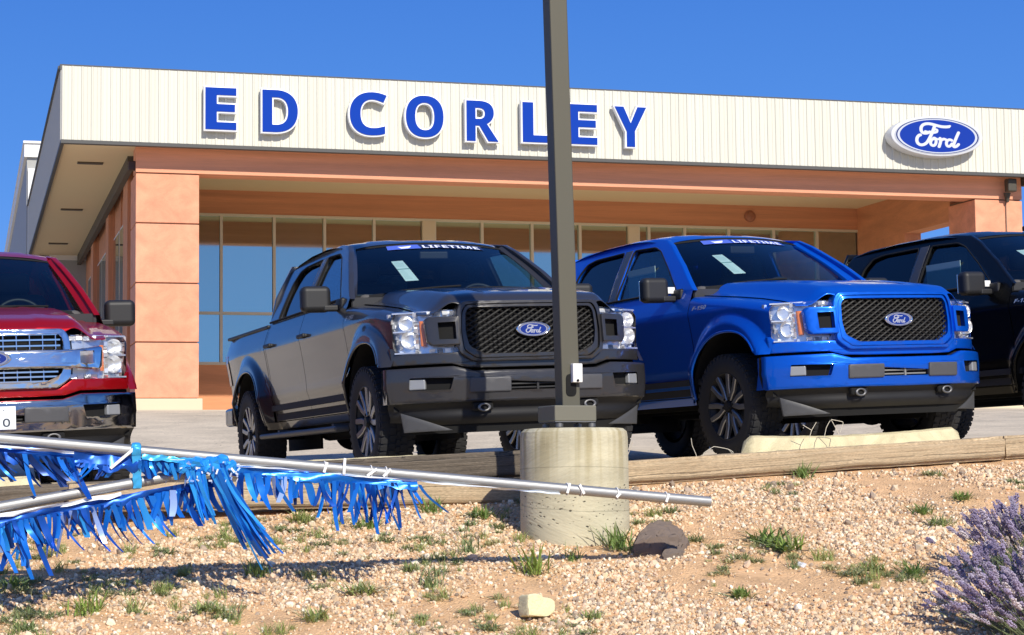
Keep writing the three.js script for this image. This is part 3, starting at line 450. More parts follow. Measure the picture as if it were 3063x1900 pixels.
  T.mirrorGlass = rbox(.19, .165, .012, .005, 1.12, 1.39, -.868);
  T.mirrorReflection = rbox(.085, .055, .02, .006, .975, 1.385, -.775);  // pale box added in place of a bright reflection beside the mirror
  T.handle = [-1.66, -2.80].map((z) => merge([rbox(.035, .035, .20, .012, bodyX(1.16, z) + .022, 1.165, z), rbox(.03, .03, .04, .01, bodyX(1.16, z) + .008, 1.165, z - .085), rbox(.03, .03, .04, .01, bodyX(1.16, z) + .008, 1.165, z + .085)]));
  T.badge = surf((u, v) => { const z = mix(-.20, -.485, u), y = mix(1.185, 1.228, v); return [bodyX(y, z) + .006, y, z]; }, 8, 2);
  T.badgeR = surf((u, v) => { const z = mix(-.485, -.20, u), y = mix(1.185, 1.228, v); return [bodyX(y, z) + .006, y, z]; }, 8, 2);
  T.step = merge([rbox(.13, .045, 2.42, .02, .995, .375, -1.80), box(.25, .04, .06, .86, .40, -.9), box(.25, .04, .06, .86, .40, -2.6)]);
  // bed, rear
  T.bed = merge([box(1.70, .04, 1.60, 0, .80, -3.82), box(.05, .5, 1.58, .84, 1.08, -3.82), box(.05, .5, 1.58, -.84, 1.08, -3.82), box(1.7, .5, .04, 0, 1.08, -3.05)]);
  T.rail = rbox(.10, .03, 1.58, .012, .895, 1.352, -3.825);
  T.tailgate = rbox(1.62, .54, .06, .02, 0, 1.08, -4.60);
  T.tailLamp = surf((u, v) => { const y = mix(.90, 1.19, v), k = u * 2; return k < 1 ? [bodyX(y, -4.5) + .006, y, mix(-4.515, -4.60, k)] : [mix(bodyX(y, -4.5) + .004, .84, k - 1), y, mix(-4.615, -4.635, k - 1)]; }, 12, 4);
  T.rearBumper = merge([rbox(1.92, .17, .14, .03, 0, .60, -4.70), rbox(.12, .18, .26, .03, .90, .60, -4.58), rbox(.12, .18, .26, .03, -.90, .60, -4.58)]);
  // underside
  T.under = merge([box(.12, .14, 5.0, .46, .48, -1.9), box(.12, .14, 5.0, -.46, .48, -1.9), box(1.3, .10, .3, 0, .42, .45), rbox(.55, .28, .9, .1, 0, .50, -.4), rbox(.5, .26, 1.3, .08, .42, .48, -2.2), cyl(.05, .05, 1.6, 12).rotateZ(Math.PI / 2).translate(0, .40, -3.68), new THREE.SphereGeometry(.17, 16, 12).translate(0, .40, -3.68), cyl(.045, .045, 2.6, 10).rotateX(Math.PI / 2).translate(0, .44, -2.2), cyl(.04, .04, 1.5, 10).rotateZ(Math.PI / 2).translate(0, .38, 0), rbox(1.1, .24, .16, .05, 0, .50, .25), cyl(.08, .08, .9, 12).rotateX(Math.PI / 2).translate(-.35, .40, -2.8), box(1.5, .04, 3.4, 0, .60, -2.0), box(1.6, .5, .03, 0, .75, .52), box(1.66, .06, 1.1, 0, 1.02, .05)]);
  // wheels: axle along x, outer face towards +x
  const tp = [[.262, -.125], [.30, -.138], [.355, -.140], [.388, -.128], [.402, -.105], [.405, -.06], [.405, .06], [.402, .105], [.388, .128], [.355, .140], [.30, .138], [.262, .125]];
  const tyre = new THREE.LatheGeometry(tp.map(([r, a]) => new THREE.Vector2(r, a)), 64); tyre.rotateZ(-Math.PI / 2);
  const blocks = []; for (let k = 0; k < 44; k++) for (const [a, w, o] of [[-.104, .05, 0], [-.045, .045, .5], [.0, .03, .2], [.045, .045, .7], [.104, .05, .35]]) { const g = new THREE.BoxGeometry(w, .012, .038), th = (k + o) / 44 * 2 * Math.PI; g.translate(a, .4045 - (Math.abs(a) > .08 ? .004 : 0), 0); g.rotateX(th); blocks.push(g); }
  for (let k = 0; k < 44; k++) { const g = new THREE.BoxGeometry(.012, .035, .03); g.translate(.131, .375, 0); g.rotateX((k + .35) / 44 * 2 * Math.PI); blocks.push(g); }
  T.tyre = merge([tyre, ...blocks]);
  const barrel = new THREE.LatheGeometry([[.235, -.12], [.225, -.05], [.222, .05], [.235, .085], [.255, .105], [.262, .118], [.268, .122]].map(([r, a]) => new THREE.Vector2(r, a)), 56); barrel.rotateZ(-Math.PI / 2);
  const lipRing = new THREE.TorusGeometry(.260, .0075, 10, 64).rotateY(Math.PI / 2).translate(.120, 0, 0);
  T.rim = merge([barrel, lipRing]);
  const spoke = []; for (let k = 0; k < 6; k++) for (const s of [-1, 1]) {
    const a = [[.050 * s, .05], [.010 * s, .05], [.020 * s, .15], [.058 * s, .252], [.098 * s, .242], [.060 * s, .14]]; let pts = a; if (s > 0) pts = a.slice().reverse();
    const g = new THREE.ExtrudeGeometry(shp(pts.map(([x, y]) => [x, y])), { depth: .02, bevelEnabled: true, bevelThickness: .006, bevelSize: .005, bevelOffset: -.004, bevelSegments: 1 });
    const p = g.attributes.position; for (let i = 0; i < p.count; i++) { const x = p.getX(i), y = p.getY(i), z = p.getZ(i), r = Math.hypot(x, y); p.setXYZ(i, .082 + z + .018 * sst(.08, .24, r), y, -x); }
    g.rotateX(k / 6 * 2 * Math.PI); g.computeVertexNormals(); spoke.push(g);
  }
  T.spokes = merge(spoke.map((g) => toCreasedNormals(g.index ? g.toNonIndexed() : g, .5)));
  const nuts = []; for (let k = 0; k < 6; k++) { const g = cyl(.011, .011, .03, 6).rotateZ(Math.PI / 2).translate(.098, .068, 0); g.rotateX((k + .5) / 6 * 2 * Math.PI); nuts.push(g); }
  T.cap = merge([cyl(.036, .042, .035, 20).rotateZ(-Math.PI / 2).translate(.110, 0, 0), cyl(.095, .095, .03, 28).rotateZ(-Math.PI / 2).translate(.078, 0, 0), ...nuts]);
  T.brake = merge([cyl(.17, .17, .03, 32).rotateZ(Math.PI / 2).translate(.02, 0, 0), rbox(.09, .16, .10, .02, .03, .09, .12)]);
}
const plasticBlack = std([.014, .014, .015], .55), rubber = std([.022, .022, .024], .82), wellBlack = std([.006, .006, .006], .95), chrome = std([.80, .81, .83], .09, { metalness: 1 }), chromeFacet = std([.93, .93, .93], .32, { metalness: .8 });
const glassFront = phy([.62, .72, .72], .02, { transmission: 1, thickness: 0, ior: 1.52, specularIntensity: 1 }), glassTint = phy([.10, .12, .14], .02, { transmission: 1, thickness: 0, ior: 1.55 }), lensClear = phy([.96, .97, .98], .02, { transmission: 1, thickness: 0, ior: 1.45 });
const chromeDim = std([.42, .42, .43], .12, { metalness: 1 });
const barGrey = std([.22, .22, .21], .4), valanceBlack = std([.007, .007, .008], .6);
const meshBlack = std([.004, .004, .004], .6);
const fogMat = std([.32, .33, .34], .35, { metalness: .3 });
const amberMat = phy([.80, .22, .04], .25), greyPlastic = std([.075, .075, .08], .5), seatMat = std([.03, .031, .035], .8), dashMat = std([.09, .085, .08], .75), rimMat = std([.34, .34, .35], .32, { metalness: .8 }), rimDark = std([.03, .03, .032], .5, { metalness: .5 }), steel = std([.2, .2, .2], .5, { metalness: .8 }), redLens = phy([.30, .012, .012], .12, { clearcoat: 1 }), flapMat = std([.065, .065, .067], .5);
const paperMat = std([.78, .90, .88], .7, { map: canvasTex(128, 256, (c, w, h) => { c.fillStyle = '#fff'; c.fillRect(0, 0, w, h); c.fillStyle = '#d5dedd'; for (let i = 0; i < 5; i++) c.fillRect(12, 20 + i * 13, 60 + (i * 37) % 40, 5); c.fillStyle = '#7da29f'; c.fillRect(0, 104, w, 10); c.fillStyle = '#d5dedd'; for (let i = 0; i < 8; i++) c.fillRect(12, 128 + i * 14, 50 + (i * 53) % 50, 5); }), side: THREE.DoubleSide });
const bannerMap = (bg) => canvasTex(1024, 96, (c, w, h) => { c.fillStyle = bg; c.fillRect(0, 0, w, h); c.fillStyle = '#4f68c8'; c.beginPath(); c.moveTo(0, 0); c.lineTo(330, 0); c.lineTo(345, h); c.lineTo(0, h); c.fill(); c.fillStyle = '#eef3ff'; c.beginPath(); c.moveTo(110, 28); c.lineTo(150, 40); c.lineTo(200, 34); c.lineTo(255, 26); c.lineTo(238, 60); c.lineTo(215, 80); c.lineTo(140, 80); c.lineTo(128, 55); c.fill(); c.font = 'bold 92px sans-serif'; c.fillStyle = '#e9efff'; c.textBaseline = 'middle'; c.save(); c.translate(355, h / 2 + 4); const t = 'LIFETIME', m = c.measureText(t).width; c.scale(640 / m, 1); c.fillText(t, 0, 0); c.restore(); });
const banners = { a: std(0xffffff, .5, { map: bannerMap('#1c2a52') }), b: std(0xffffff, .5, { map: bannerMap('#1e3f9c') }) };
const badgeMap = canvasTex(256, 40, (c, w, h) => { c.fillStyle = '#000'; c.fillRect(0, 0, w, h); c.fillStyle = '#fff'; c.font = 'bold italic 44px sans-serif'; c.textBaseline = 'middle'; c.textAlign = 'center'; c.save(); c.translate(w / 2, h / 2 + 2); c.scale(1.7, .95); c.fillText('F-150', 0, 0); c.restore(); });
const badgeMat = std([.75, .76, .78], .25, { metalness: .6, alphaMap: badgeMap, alphaTest: .5, side: THREE.DoubleSide });
const emblemMat = std([.42, .42, .46], .3, { map: ovalMap });
const plateMap = canvasTex(256, 128, (c, w, h) => { c.fillStyle = '#e9eef2'; c.fillRect(0, 0, w, h); c.fillStyle = '#333b48'; c.font = 'bold 64px sans-serif'; c.textAlign = 'center'; c.textBaseline = 'middle'; c.fillText('O', w - 52, h * .72); c.fillStyle = '#8a929c'; c.fillRect(w - 70, 18, 8, 8); });
function makeTruck(label, pose, P, o = {}) {
  const t = thing('pickup_truck', label, 'pickup truck', pose.slice(0, 3)); t.rotation.set(pose[4] ?? -.007, pose[3], .0349, 'YXZ');
  const both = (name, g, m, parent = t) => { const a = part(name, mirrorX(g), m, parent), b = part(name, g, m, parent); return [a, b]; };   // the side towards the street corner first
  const trim = o.chrome ? chromeDim : P;
  both('front_fender', T.fender, P); both('rear_door', T.rearDoor, P).forEach((d, i) => part('door_handle', i ? T.handle[1] : mirrorX(T.handle[1]), o.chrome ? P : plasticBlack, d));
  both('front_door', T.frontDoor, P).forEach((d, i) => part('door_handle', i ? T.handle[0] : mirrorX(T.handle[0]), o.chrome ? P : plasticBlack, d));
  both('cab_corner', T.corner, P); both('rocker_panel', T.rocker, P); both('bed_side', T.bedSide, P);
  for (const i of [0, 1]) { both('wheel_arch_lip', T.lip[i], P); both('wheel_well', T.well[i], wellBlack); }
  const hood = part('hood', [T.hood, T.hoodLip], P, t);
  part('front_panel', T.frontPanel, P, t);
  const gr = part('grille_frame', o.chrome ? T.chromeFrame : T.grilleFrame, o.chrome ? chrome : P, t); if (!o.chrome) { part('grille_ring', T.grilleRing, P, gr); part('grille_ridge', T.grilleRidge, P, gr); }
  part('grille_backing', T.grilleBack, wellBlack, gr);
  part('grille_mesh', o.chrome ? T.chromeGrid : T.mesh, o.chrome ? chrome : meshBlack, gr);
  if (o.chrome) part('grille_bar', T.chromeBar, chrome, t);
  const em = part('emblem', [T.emblemRim, T.emblemBody], chrome, t); part('emblem_face', T.emblem, emblemMat, em); if (o.chrome) em.position.z = .068;
  for (const i of [0, 1]) {
    const h = part('headlight', T.hlBack[i], chromeFacet, t); part('reflector', [T.bowls[i], T.hlFacets[i]], chromeFacet, h); part('marker_lens', T.amber[i], amberMat, h); part('lens', T.hlLens[i], lensClear, h);
    if (!o.chrome) part('bracket_recess', T.recess[i], wellBlack, part('headlight_bracket', T.bracket[i], P, t));
    const f = part('fog_lamp', T.fogLamp[i], fogMat, t); part('fog_recess', T.fogBack[i], wellBlack, f);
    part('bumper_pad', T.pad[i], greyPlastic, t); part('air_flap', T.flap[i], flapMat, t);
    const hk = part('tow_hook', T.hook[i], wellBlack, t); part('hook_eye', T.hookEye[i], steel, hk);
  }
  const bu = part('front_bumper', [T.bumper, T.bumperSide, mirrorX(T.bumperSide)], trim, t); part('bumper_backing', T.bumperBack, wellBlack, bu); part('lower_grille', [T.bars, T.barPost], o.lamp ? barGrey : plasticBlack, bu);
  part('valance', T.valance, valanceBlack, t); part('air_dam', T.dam, wellBlack, t);
  // cab
  part('roof', T.roof, P, t); both('door_frame', T.sideUpper, P); both('windshield_pillar', T.aPillar, P); part('cab_rear', T.cabRear, P, t); part('rear_glass', T.rearGlass, glassTint, t);
  const w = part('windshield', T.windshield, glassFront, t); part('glass_edge', [T.wsBand, T.wsTop], wellBlack, w);
  if (o.banner) part('windshield_banner', T.banner, o.banner, w); if (o.sticker !== 0) part('window_sticker', T.stickerW, paperMat, w);
  for (const [i, g] of [[0, glassFront], [1, glassTint]]) { both('side_window', T.sideGlass[i], g); both('window_trim', T.winTrim[i], wellBlack); }
  both('center_post', T.bPost, std([.05, .05, .055], .25)); both('belt_moulding', T.belt, wellBlack);
  part('cowl', T.cowl, wellBlack, t); for (const g of T.wiper) part('wiper', g, wellBlack, t);
  for (const g of T.seats) part('seat', g, seatMat, t); part('dashboard', T.dash, dashMat, t); part('steering_wheel', T.wheelRim, plasticBlack, t); part('cabin_lining', T.cabin, seatMat, t); part('rear_view_mirror', T.mirrorIn, plasticBlack, t);
  if (o.paper) part('window_paper', box(.006, .25, .46, -.80, 1.52, -1.52), std([.30, .42, .42], .8), t);
  both('side_mirror', T.mirror, plasticBlack).forEach((m, i) => { const f = (g) => i ? g : mirrorX(g); part('mirror_arm', f(T.mirrorArm), plasticBlack, m); part('mirror_glass', f(T.mirrorGlass), chrome, m); if (o.lamp) part('mirror_reflection', f(T.mirrorReflection), std([.75, .76, .76], .3), m); });  // o.lamp adds a pale box imitating a reflection, not a real lamp
  part('badge', T.badge, badgeMat, t); part('badge', (() => { const g = mirrorX(T.badgeR); return g; })(), badgeMat, t);
  if (o.step) both('step_board', T.step, greyPlastic);
  // bed and rear
  part('bed_box', T.bed, plasticBlack, t); both('bed_rail', T.rail, plasticBlack); part('tailgate', T.tailgate, P, t); both('tail_light', T.tailLamp, redLens); part('rear_bumper', T.rearBumper, o.chrome ? chrome : P, t); part('underbody', T.under, wellBlack, t);
  for (const [x, z] of [[-.865, 0], [.865, 0], [-.865, -3.68], [.865, -3.68]]) {
    const wh = new THREE.Group(); wh.name = 'wheel'; wh.position.set(x, .405, z); if (x < 0) wh.rotation.y = Math.PI; t.add(wh);
    const q = z * 1.3 + x; for (const [n, g, m] of [['tyre', T.tyre, rubber], ['rim', T.rim, rimDark], ['spokes', T.spokes, rimMat], ['hub_cap', T.cap, rimDark], ['brake_disc', T.brake, steel]]) { const k = part(n, g, m, wh); if (n !== 'brake_disc') k.rotation.x = q; }
  }
  if (o.licence) part('licence_plate', box(.305, .155, .006, -.0, .60, .998), std(0xffffff, .5, { map: plateMap }), t);
  if (o.antenna) part('roof_sensor', rbox(.05, .05, .09, .015, .2, 1.97, -1.5), plasticBlack, t);
  return t;
}
const paint = (c, m = .35, r = .3, cc = .5, sp = .4) => phy(c, r, { metalness: m, specularIntensity: sp, clearcoat: cc, clearcoatRoughness: .05 });
makeTruck('dark grey pickup truck parked behind the lamp post, bed and right side showing', [3.8274, -.0126, -13.8847, .0918], paint([.040, .039, .041], .25, .34, .85, .45), { banner: banners.a, step: 1, bars: 1 });
makeTruck('bright blue pickup truck with black mesh grille, right of the lamp post', [6.6717, .0955, -13.9552, .178], paint([.001, .105, .62], .5, .40, .7), { banner: banners.b, lamp: 1, paper: 1 });  // lamp: pale boxes standing in for mirror reflections, plus grey lower grille bars
makeTruck('red pickup truck with chrome grille and bumper, cut off by the left edge', [.124, -.198, -14.256, .062, .0249], paint([.36, .003, .006], .45, .38, .6), { chrome: 1, licence: 1, sticker: 0 });
makeTruck('black pickup truck mostly hidden behind the blue truck, at the right edge of the photo', [9.57, .195, -13.95, .2], paint([.004, .004, .004], .1, .25, .18), { lamp: 1, paper: 1, antenna: 1 });
// ---------------------------------------------------------------- wheel stops, timbers
const concMap = tex(512, 512, (u, v) => { const n = tfbm(u, v, 6, 3, 5), s = tfbm(u, v, 140, 8, 2), k = .84 + .16 * n + .08 * s; return [k, k * .965, k * .85]; });
const concBump = tex(512, 512, (u, v) => .5 + .6 * tfbm(u, v, 90, 12, 3) - (tfbm(u, v, 70, 40, 2) > .24 ? .4 : 0), { srgb: false });
const stopMat = std(0xffffff, .9, { map: concMap, bumpMap: concBump, bumpScale: .004 }); stopMat.color.setRGB(.92, .88, .74);
function roughen(g, amp, f, seed = 0) { const p = g.attributes.position; for (let i = 0; i < p.count; i++) { const x = p.getX(i), y = p.getY(i), z = p.getZ(i); p.setXYZ(i, x + amp * nz(x * f + seed, y * f, z * f), y + amp * nz(x * f, y * f + 9 + seed, z * f), z + amp * nz(x * f, y * f, z * f + 17 + seed)); } g.computeVertexNormals(); return g; }
function wheelStop(label, x0, x1, z, sink = 0, sag = 0) {
  const L = x1 - x0, prof = [[-.075, 0], [-.07, .06], [-.045, .135], [-.025, .15], [.025, .15], [.045, .135], [.07, .06], [.075, 0]];
  const g = surf((u, v) => { const k = v * (prof.length - 1), i = Math.min(prof.length - 2, Math.floor(k)), f = k - i, e = Math.min(u, 1 - u) * L, s = sst(0, .10, e) * .45 + .55, x = x0 + u * L, pz = mix(prof[i][0], prof[i + 1][0], f), py = mix(prof[i][1], prof[i + 1][1], f); return [x, lotY(x, z) - .01 - sink + py * (e < .001 ? 0 : s) - sag * Math.sin(u * 3.14) * (py / .15), z - pz * (e < .001 ? 0 : 1)]; }, 40, 14);
  const m = top('wheel_stop', roughen(g.toNonIndexed ? g : g, .005, 14, x0), stopMat, label, 'wheel stop'); uvBox(g, 1.2); return m;
}
function uvBox(g, s) { const p = g.attributes.position, n = g.attributes.normal, uv = g.attributes.uv; for (let i = 0; i < p.count; i++) { const a = [Math.abs(n.getX(i)), Math.abs(n.getY(i)), Math.abs(n.getZ(i))], k = a.indexOf(Math.max(...a)); uv.setXY(i, (k === 0 ? p.getZ(i) : p.getX(i)) * s, (k === 1 ? p.getZ(i) : p.getY(i)) * s); } return g; }
wheelStop('cream concrete wheel stop under the front of the blue truck', 5.555, 7.40, -13.22, -.035, .03);
wheelStop('cream concrete wheel stop in front of the grey truck, showing just above the pipe', 1.45, 3.24, -13.18, 0);
wheelStop('cream concrete wheel stop in front of the red truck, behind the tinsel', -1.3, .52, -13.2, 0);
const woodTex = (a, b, dark) => tex(1024, 128, (u, v) => { const w = tfbm(u, v, 3, 5, 3), f = tfbm(u * 1 % 1, (v * 6 + w * .5) % 1, 5, 2, 5), k = clamp(.5 + .9 * f + .7 * tfbm(u, v, 7, 9, 4)), cr = Math.abs(((v + .06 * w) * 3.1) % 1 - .5) < .012 + .03 * w ? dark : 1; const gr = 1 + .35 * tfbm(u, v, 120, 4, 2) + .22 * nz(u * 3, v * 90, 2); return [0, 1, 2].map((i) => mix(a[i], b[i], k) * cr * gr); });
const woodTan = std(0xffffff, .92, { map: woodTex([.62, .54, .43], [.74, .66, .54], .68), bumpMap: woodTex([.3, .3, .3], [.7, .7, .7], .1), bumpScale: .01 });
const woodGrey = std(0xffffff, .94, { map: woodTex([.30, .27, .235], [.44, .40, .35], .5), bumpMap: woodTan.bumpMap, bumpScale: .012 });
const knot = std([.20, .10, .05], .9);
function timber(label, a, b, h, d, mat, seed) {
  const L = Math.hypot(b[0] - a[0], b[1] - a[1], b[2] - a[2]), g0 = new RoundedBoxGeometry(L, h, d, 3, .018);
  let g = new THREE.BoxGeometry(L, h, d, Math.round(L / .04), 8, 8); const p = g.attributes.position;
  for (let i = 0; i < p.count; i++) { let x = p.getX(i), y = p.getY(i), z = p.getZ(i); const ay = Math.abs(y) / (h / 2), az = Math.abs(z) / (d / 2), k = Math.max(0, ay + az - 1.78) * .10; y -= Math.sign(y) * k; z -= Math.sign(z) * k; const n1 = nz(x * 3 + seed, y * 9, z * 9), n2 = nz(x * 11, y * 34 + seed, z * 34); p.setXYZ(i, x + (Math.abs(x) > L / 2 - .01 ? .008 * n2 : 0), y + .007 * n1 + .003 * n2, z + .008 * n1 + .004 * n2); }
  g.computeVertexNormals(); const uv = g.attributes.uv, n = g.attributes.normal; for (let i = 0; i < p.count; i++) uv.setXY(i, p.getX(i) * .34 + seed * .37, (Math.abs(n.getY(i)) > .6 ? p.getZ(i) : p.getY(i)) * 2.6 + seed * .21);
  const m = top('landscape_timber', g, mat, label, 'timber'); m.position.set((a[0] + b[0]) / 2, (a[1] + b[1]) / 2 - h / 2, (a[2] + b[2]) / 2); m.rotation.z = Math.asin((b[1] - a[1]) / L);
  return m;
}
timber('long tan weathered timber edging the gravel right of the concrete base, under the blue truck', [4.33, .043, -12.37], [7.235, .194, -12.37], .165, .15, woodTan, 1);
timber('short end of tan timber past the dark joint at the right edge of the photo', [7.262, .196, -12.40], [10.1, .335, -12.40], .165, .15, woodTan, 2);
timber('dark grey weathered timber left of the concrete base, below the grey truck bumper', [2.02, .055, -12.52], [4.30, .155, -12.52], .19, .15, woodGrey, 3);
timber('dark grey weathered timber below the red truck, behind the tinsel', [-2.6, -.20, -12.52], [2.0, -.0, -12.52], .19, .15, woodGrey, 4);
timber('light tan lower timber behind the hanging tinsel, left of the concrete base', [.62, -.064, -12.30], [3.62, -.062, -12.30], .18, .15, woodTan, 5);
timber('split grey stub of timber just right of the concrete base, beside the rock', [4.02, .02, -12.30], [4.31, .035, -12.30], .19, .15, woodGrey, 6);

// ---------------------------------------------------------------- lamp post on its concrete base
{
  const cx = 3.70, cz = -11.5, r = .348;
  const map = tex(1024, 512, (u, v) => { const n = tfbm(u, v, 6, 3, 5), s = tfbm(u, v, 150, 8, 2); let k = .80 + .15 * n + .05 * s; const st = Math.pow(clamp(.5 + 1.6 * nz(Math.cos(u * 6.283) * 9, Math.sin(u * 6.283) * 9, v * .8) * .9 + .3 * nz(Math.cos(u * 6.283) * 24, Math.sin(u * 6.283) * 24, v)), 2) * sst(.35, 1, v) * .16; const line = Math.abs(v - .43 + .02 * n - .03 * Math.sin(u * 6.28)) < .0035 || Math.abs(v - .70 + .02 * Math.sin(u * 6.28 + 1)) < .003 ? .86 : 1; const pit = tfbm(u, v, 90, 60, 1) > .27 && v < .60 ? .35 : 1; k *= line * pit; return [k * (1 - st * .85), k * (.975 - st * .98), k * (.875 - st * 1.25)]; });
  const bump = tex(512, 256, (u, v) => .6 + .35 * tfbm(u, v, 60, 12, 3) - (tfbm(u, v, 90, 60, 1) > .27 && v < .60 ? .5 : 0), { srgb: false });
  const mat = std(0xffffff, .92, { map, bumpMap: bump, bumpScale: .006 }); mat.color.setRGB(.86, .835, .745);
  const pts = [[0.001, -.62], [r, -.62], [r - .004, -.2], [r - .006, .19], [r - .012, .228], [r - .035, .248], [r - .08, .252], [.001, .252]];
  const g = new THREE.LatheGeometry(pts.map(([a, b]) => new THREE.Vector2(a, b)), 72); { const p = g.attributes.position, uv = g.attributes.uv; for (let i = 0; i < p.count; i++) uv.setXY(i, uv.getX(i), (p.getY(i) + .62) / .872); }
  const base = top('concrete_base', toCreasedNormals(g.toNonIndexed(), .6), mat, 'round concrete pier with rusty streaks holding up the lamp post', 'concrete pier'); base.position.set(cx, 0, cz); base.rotation.y = 2.2;
  const P = thing('lamp_post', 'tall square olive grey steel lamp post standing on the concrete pier', 'lamp post', [cx - .033, .258, cz], .09);
  const olive = std([.085, .080, .056], .6, { metalness: .05 }), oliveL = std([.15, .143, .108], .55, { metalness: .1 });
  const postG = new RoundedBoxGeometry(.122, 7.4, .122, 2, .008); postG.translate(0, 3.74, 0); postG.rotateZ(.0205);
  part('post', postG, olive, P);
  part('base_cover', rbox(.285, .10, .285, .008, -.01, .085, 0), oliveL, P);
  for (const [x, z] of [[-.11, -.11], [.11, -.11], [-.11, .11], [.11, .11]]) { const n = part('anchor_bolt', cyl(.014, .014, .13, 10, x, .02, z), steel, P); part('nut', cyl(.026, .026, .022, 6, x, .012, z), steel, n); }
  part('base_plate', box(.275, .02, .275, -.01, .04, 0), steel, P);
  const hole = rnd([[-.035, -.07], [.035, -.07], [.035, .07], [-.035, .07]], .03, 5);
  const hx = -.0055, hy = .265; part('hand_hole', plate(shp(hole), .004, .0015, 0, (x, y, z) => [x + hx, y + hy, z + .0615]), wellBlack, P);
  const cov = part('hole_cover', rbox(.066, .12, .045, .006, hx + .03, hy + .075, .083), whitePaint, P); part('cover_screw', cyl(.008, .008, .02, 8).rotateX(Math.PI / 2).translate(hx + .028, hy + .028, .104), wellBlack, cov);
}
// ---------------------------------------------------------------- pipes with tinsel
const galv = std([.74, .75, .74], .5, { metalness: .7, map: tex(256, 256, (u, v) => { const n = tfbm(u, v, 10, 4, 4), k = .74 + .16 * n; return [k, k, k * 1.0]; }) });
const pipe = (a, b, r, name, label) => { const P = thing(name, label, 'pipe'); const A = V(...a), B = V(...b), d = B.clone().sub(A), L = d.length(); const g = new THREE.LatheGeometry([[r * .8, 0], [r, 0], [r, L], [r * .8, L], [r * .8, 0]].map(([q, h]) => new THREE.Vector2(q, h)), 24); const q = new THREE.Quaternion().setFromUnitVectors(V(0, 1, 0), d.normalize()); const gg = toCreasedNormals(g.toNonIndexed(), .5); gg.applyQuaternion(q); part('tube', gg.translate(...a), galv, P); return P; };
const PA = [-1.2, .325, -10.4], PB = [4.175, -.205, -10.4], QA = [-1.2, -.40, -10.36], QB = [1.40, .035, -10.47];
const at = (A, B, x) => { const t = (x - A[0]) / (B[0] - A[0]); return [x, mix(A[1], B[1], t), mix(A[2], B[2], t)]; };
pipe(PA, PB, .0295, 'metal_pipe', 'long galvanised pipe running past the front of the concrete pier, its end hanging free');
pipe(QA, QB, .0295, 'metal_pipe', 'shorter galvanised pipe slanting up from the left edge to meet the long one');
const tins = [phy([.012, .19, .72], .3, { metalness: .4, side: THREE.DoubleSide }), phy([.008, .09, .46], .32, { metalness: .45, side: THREE.DoubleSide }), phy([.03, .34, .88], .25, { metalness: .35, side: THREE.DoubleSide }), phy([.01, .04, .18], .35, { metalness: .5, side: THREE.DoubleSide }), phy([.36, .50, .82], .3, { metalness: .35, side: THREE.DoubleSide })];
function strandGeo(L, w, leanX, leanZ, curl, seed) {
  const rr = rng(seed), ph = rr() * 6, tw = (rr() - .5) * 3;
  return surf((u, v) => { const s = u * L, a = tw * u + .5, k = (v - .5) * w * (1 - .45 * Math.max(0, u - .75) * 4 * .5); return [leanX * .45 * u * u * L + leanX * .8 * u * L + curl * Math.sin(u * 5 + ph) + k * Math.cos(a), -s * (1 - .12 * Math.abs(leanX)), leanZ * u * L + curl * .7 * Math.cos(u * 4 + ph) + k * Math.sin(a)]; }, 10, 1);
}
const strandSets = {};
function strands(parent, n, xa, xb, A, B, drop, L0, L1, w0, w1, lean, seed, dark = 0) {
  const r = rng(seed);
  for (let i = 0; i < n; i++) {
    const x = mix(xa, xb, (i + r() * .9) / n), p = at(A, B, x), L = mix(L0, L1, r()), w = 1.55 * mix(w0, w1, Math.pow(r(), 1.1)), le = lean * .7 + (r() - .5) * .75, key = Math.floor(r() * 14) + '_' + seed;
    const g = strandSets[key] ??= strandGeo(1, 1, 0, 0, 0, 1) && strandGeo(L, w, le, (r() - .5) * .4, .002 + .006 * r() * r(), seed * 31 + i);
    const q = r(), m = part('tinsel_strand', g, tins[dark ? (q < .5 ? 1 : q < .8 ? 3 : 0) : q < .42 ? 0 : q < .68 ? 1 : q < .82 ? 2 : q < .94 ? 3 : 4], parent);
    m.position.set(p[0], p[1] - drop, p[2] + .02 + .03 * (r() - .5)); m.rotation.y = (r() - .5) * .9; m.scale.setScalar(.85 + .3 * r());
  }
}
function band(name, parent, xa, xb, A, B, d0, h, zoff, mat, seed, ragged = .012) { return part(name, surf((u, v) => { const p = at(A, B, mix(xa, xb, u)); const e = ragged * nz(u * (xb - xa) * 14 + seed, v * 2, 1); return [p[0], p[1] - d0 - v * (h + (v > .5 ? e * 2.2 : 0)) + .008 * nz(u * 9 * (xb - xa) + seed, 0, 4), p[2] + zoff + e * .8 + .012 * Math.sin(v * 3 + u * (xb - xa) * 11)]; }, Math.round((xb - xa) / .02), 4), mat, parent); }
const tape = phy([.72, .78, .86], .35, { side: THREE.DoubleSide });
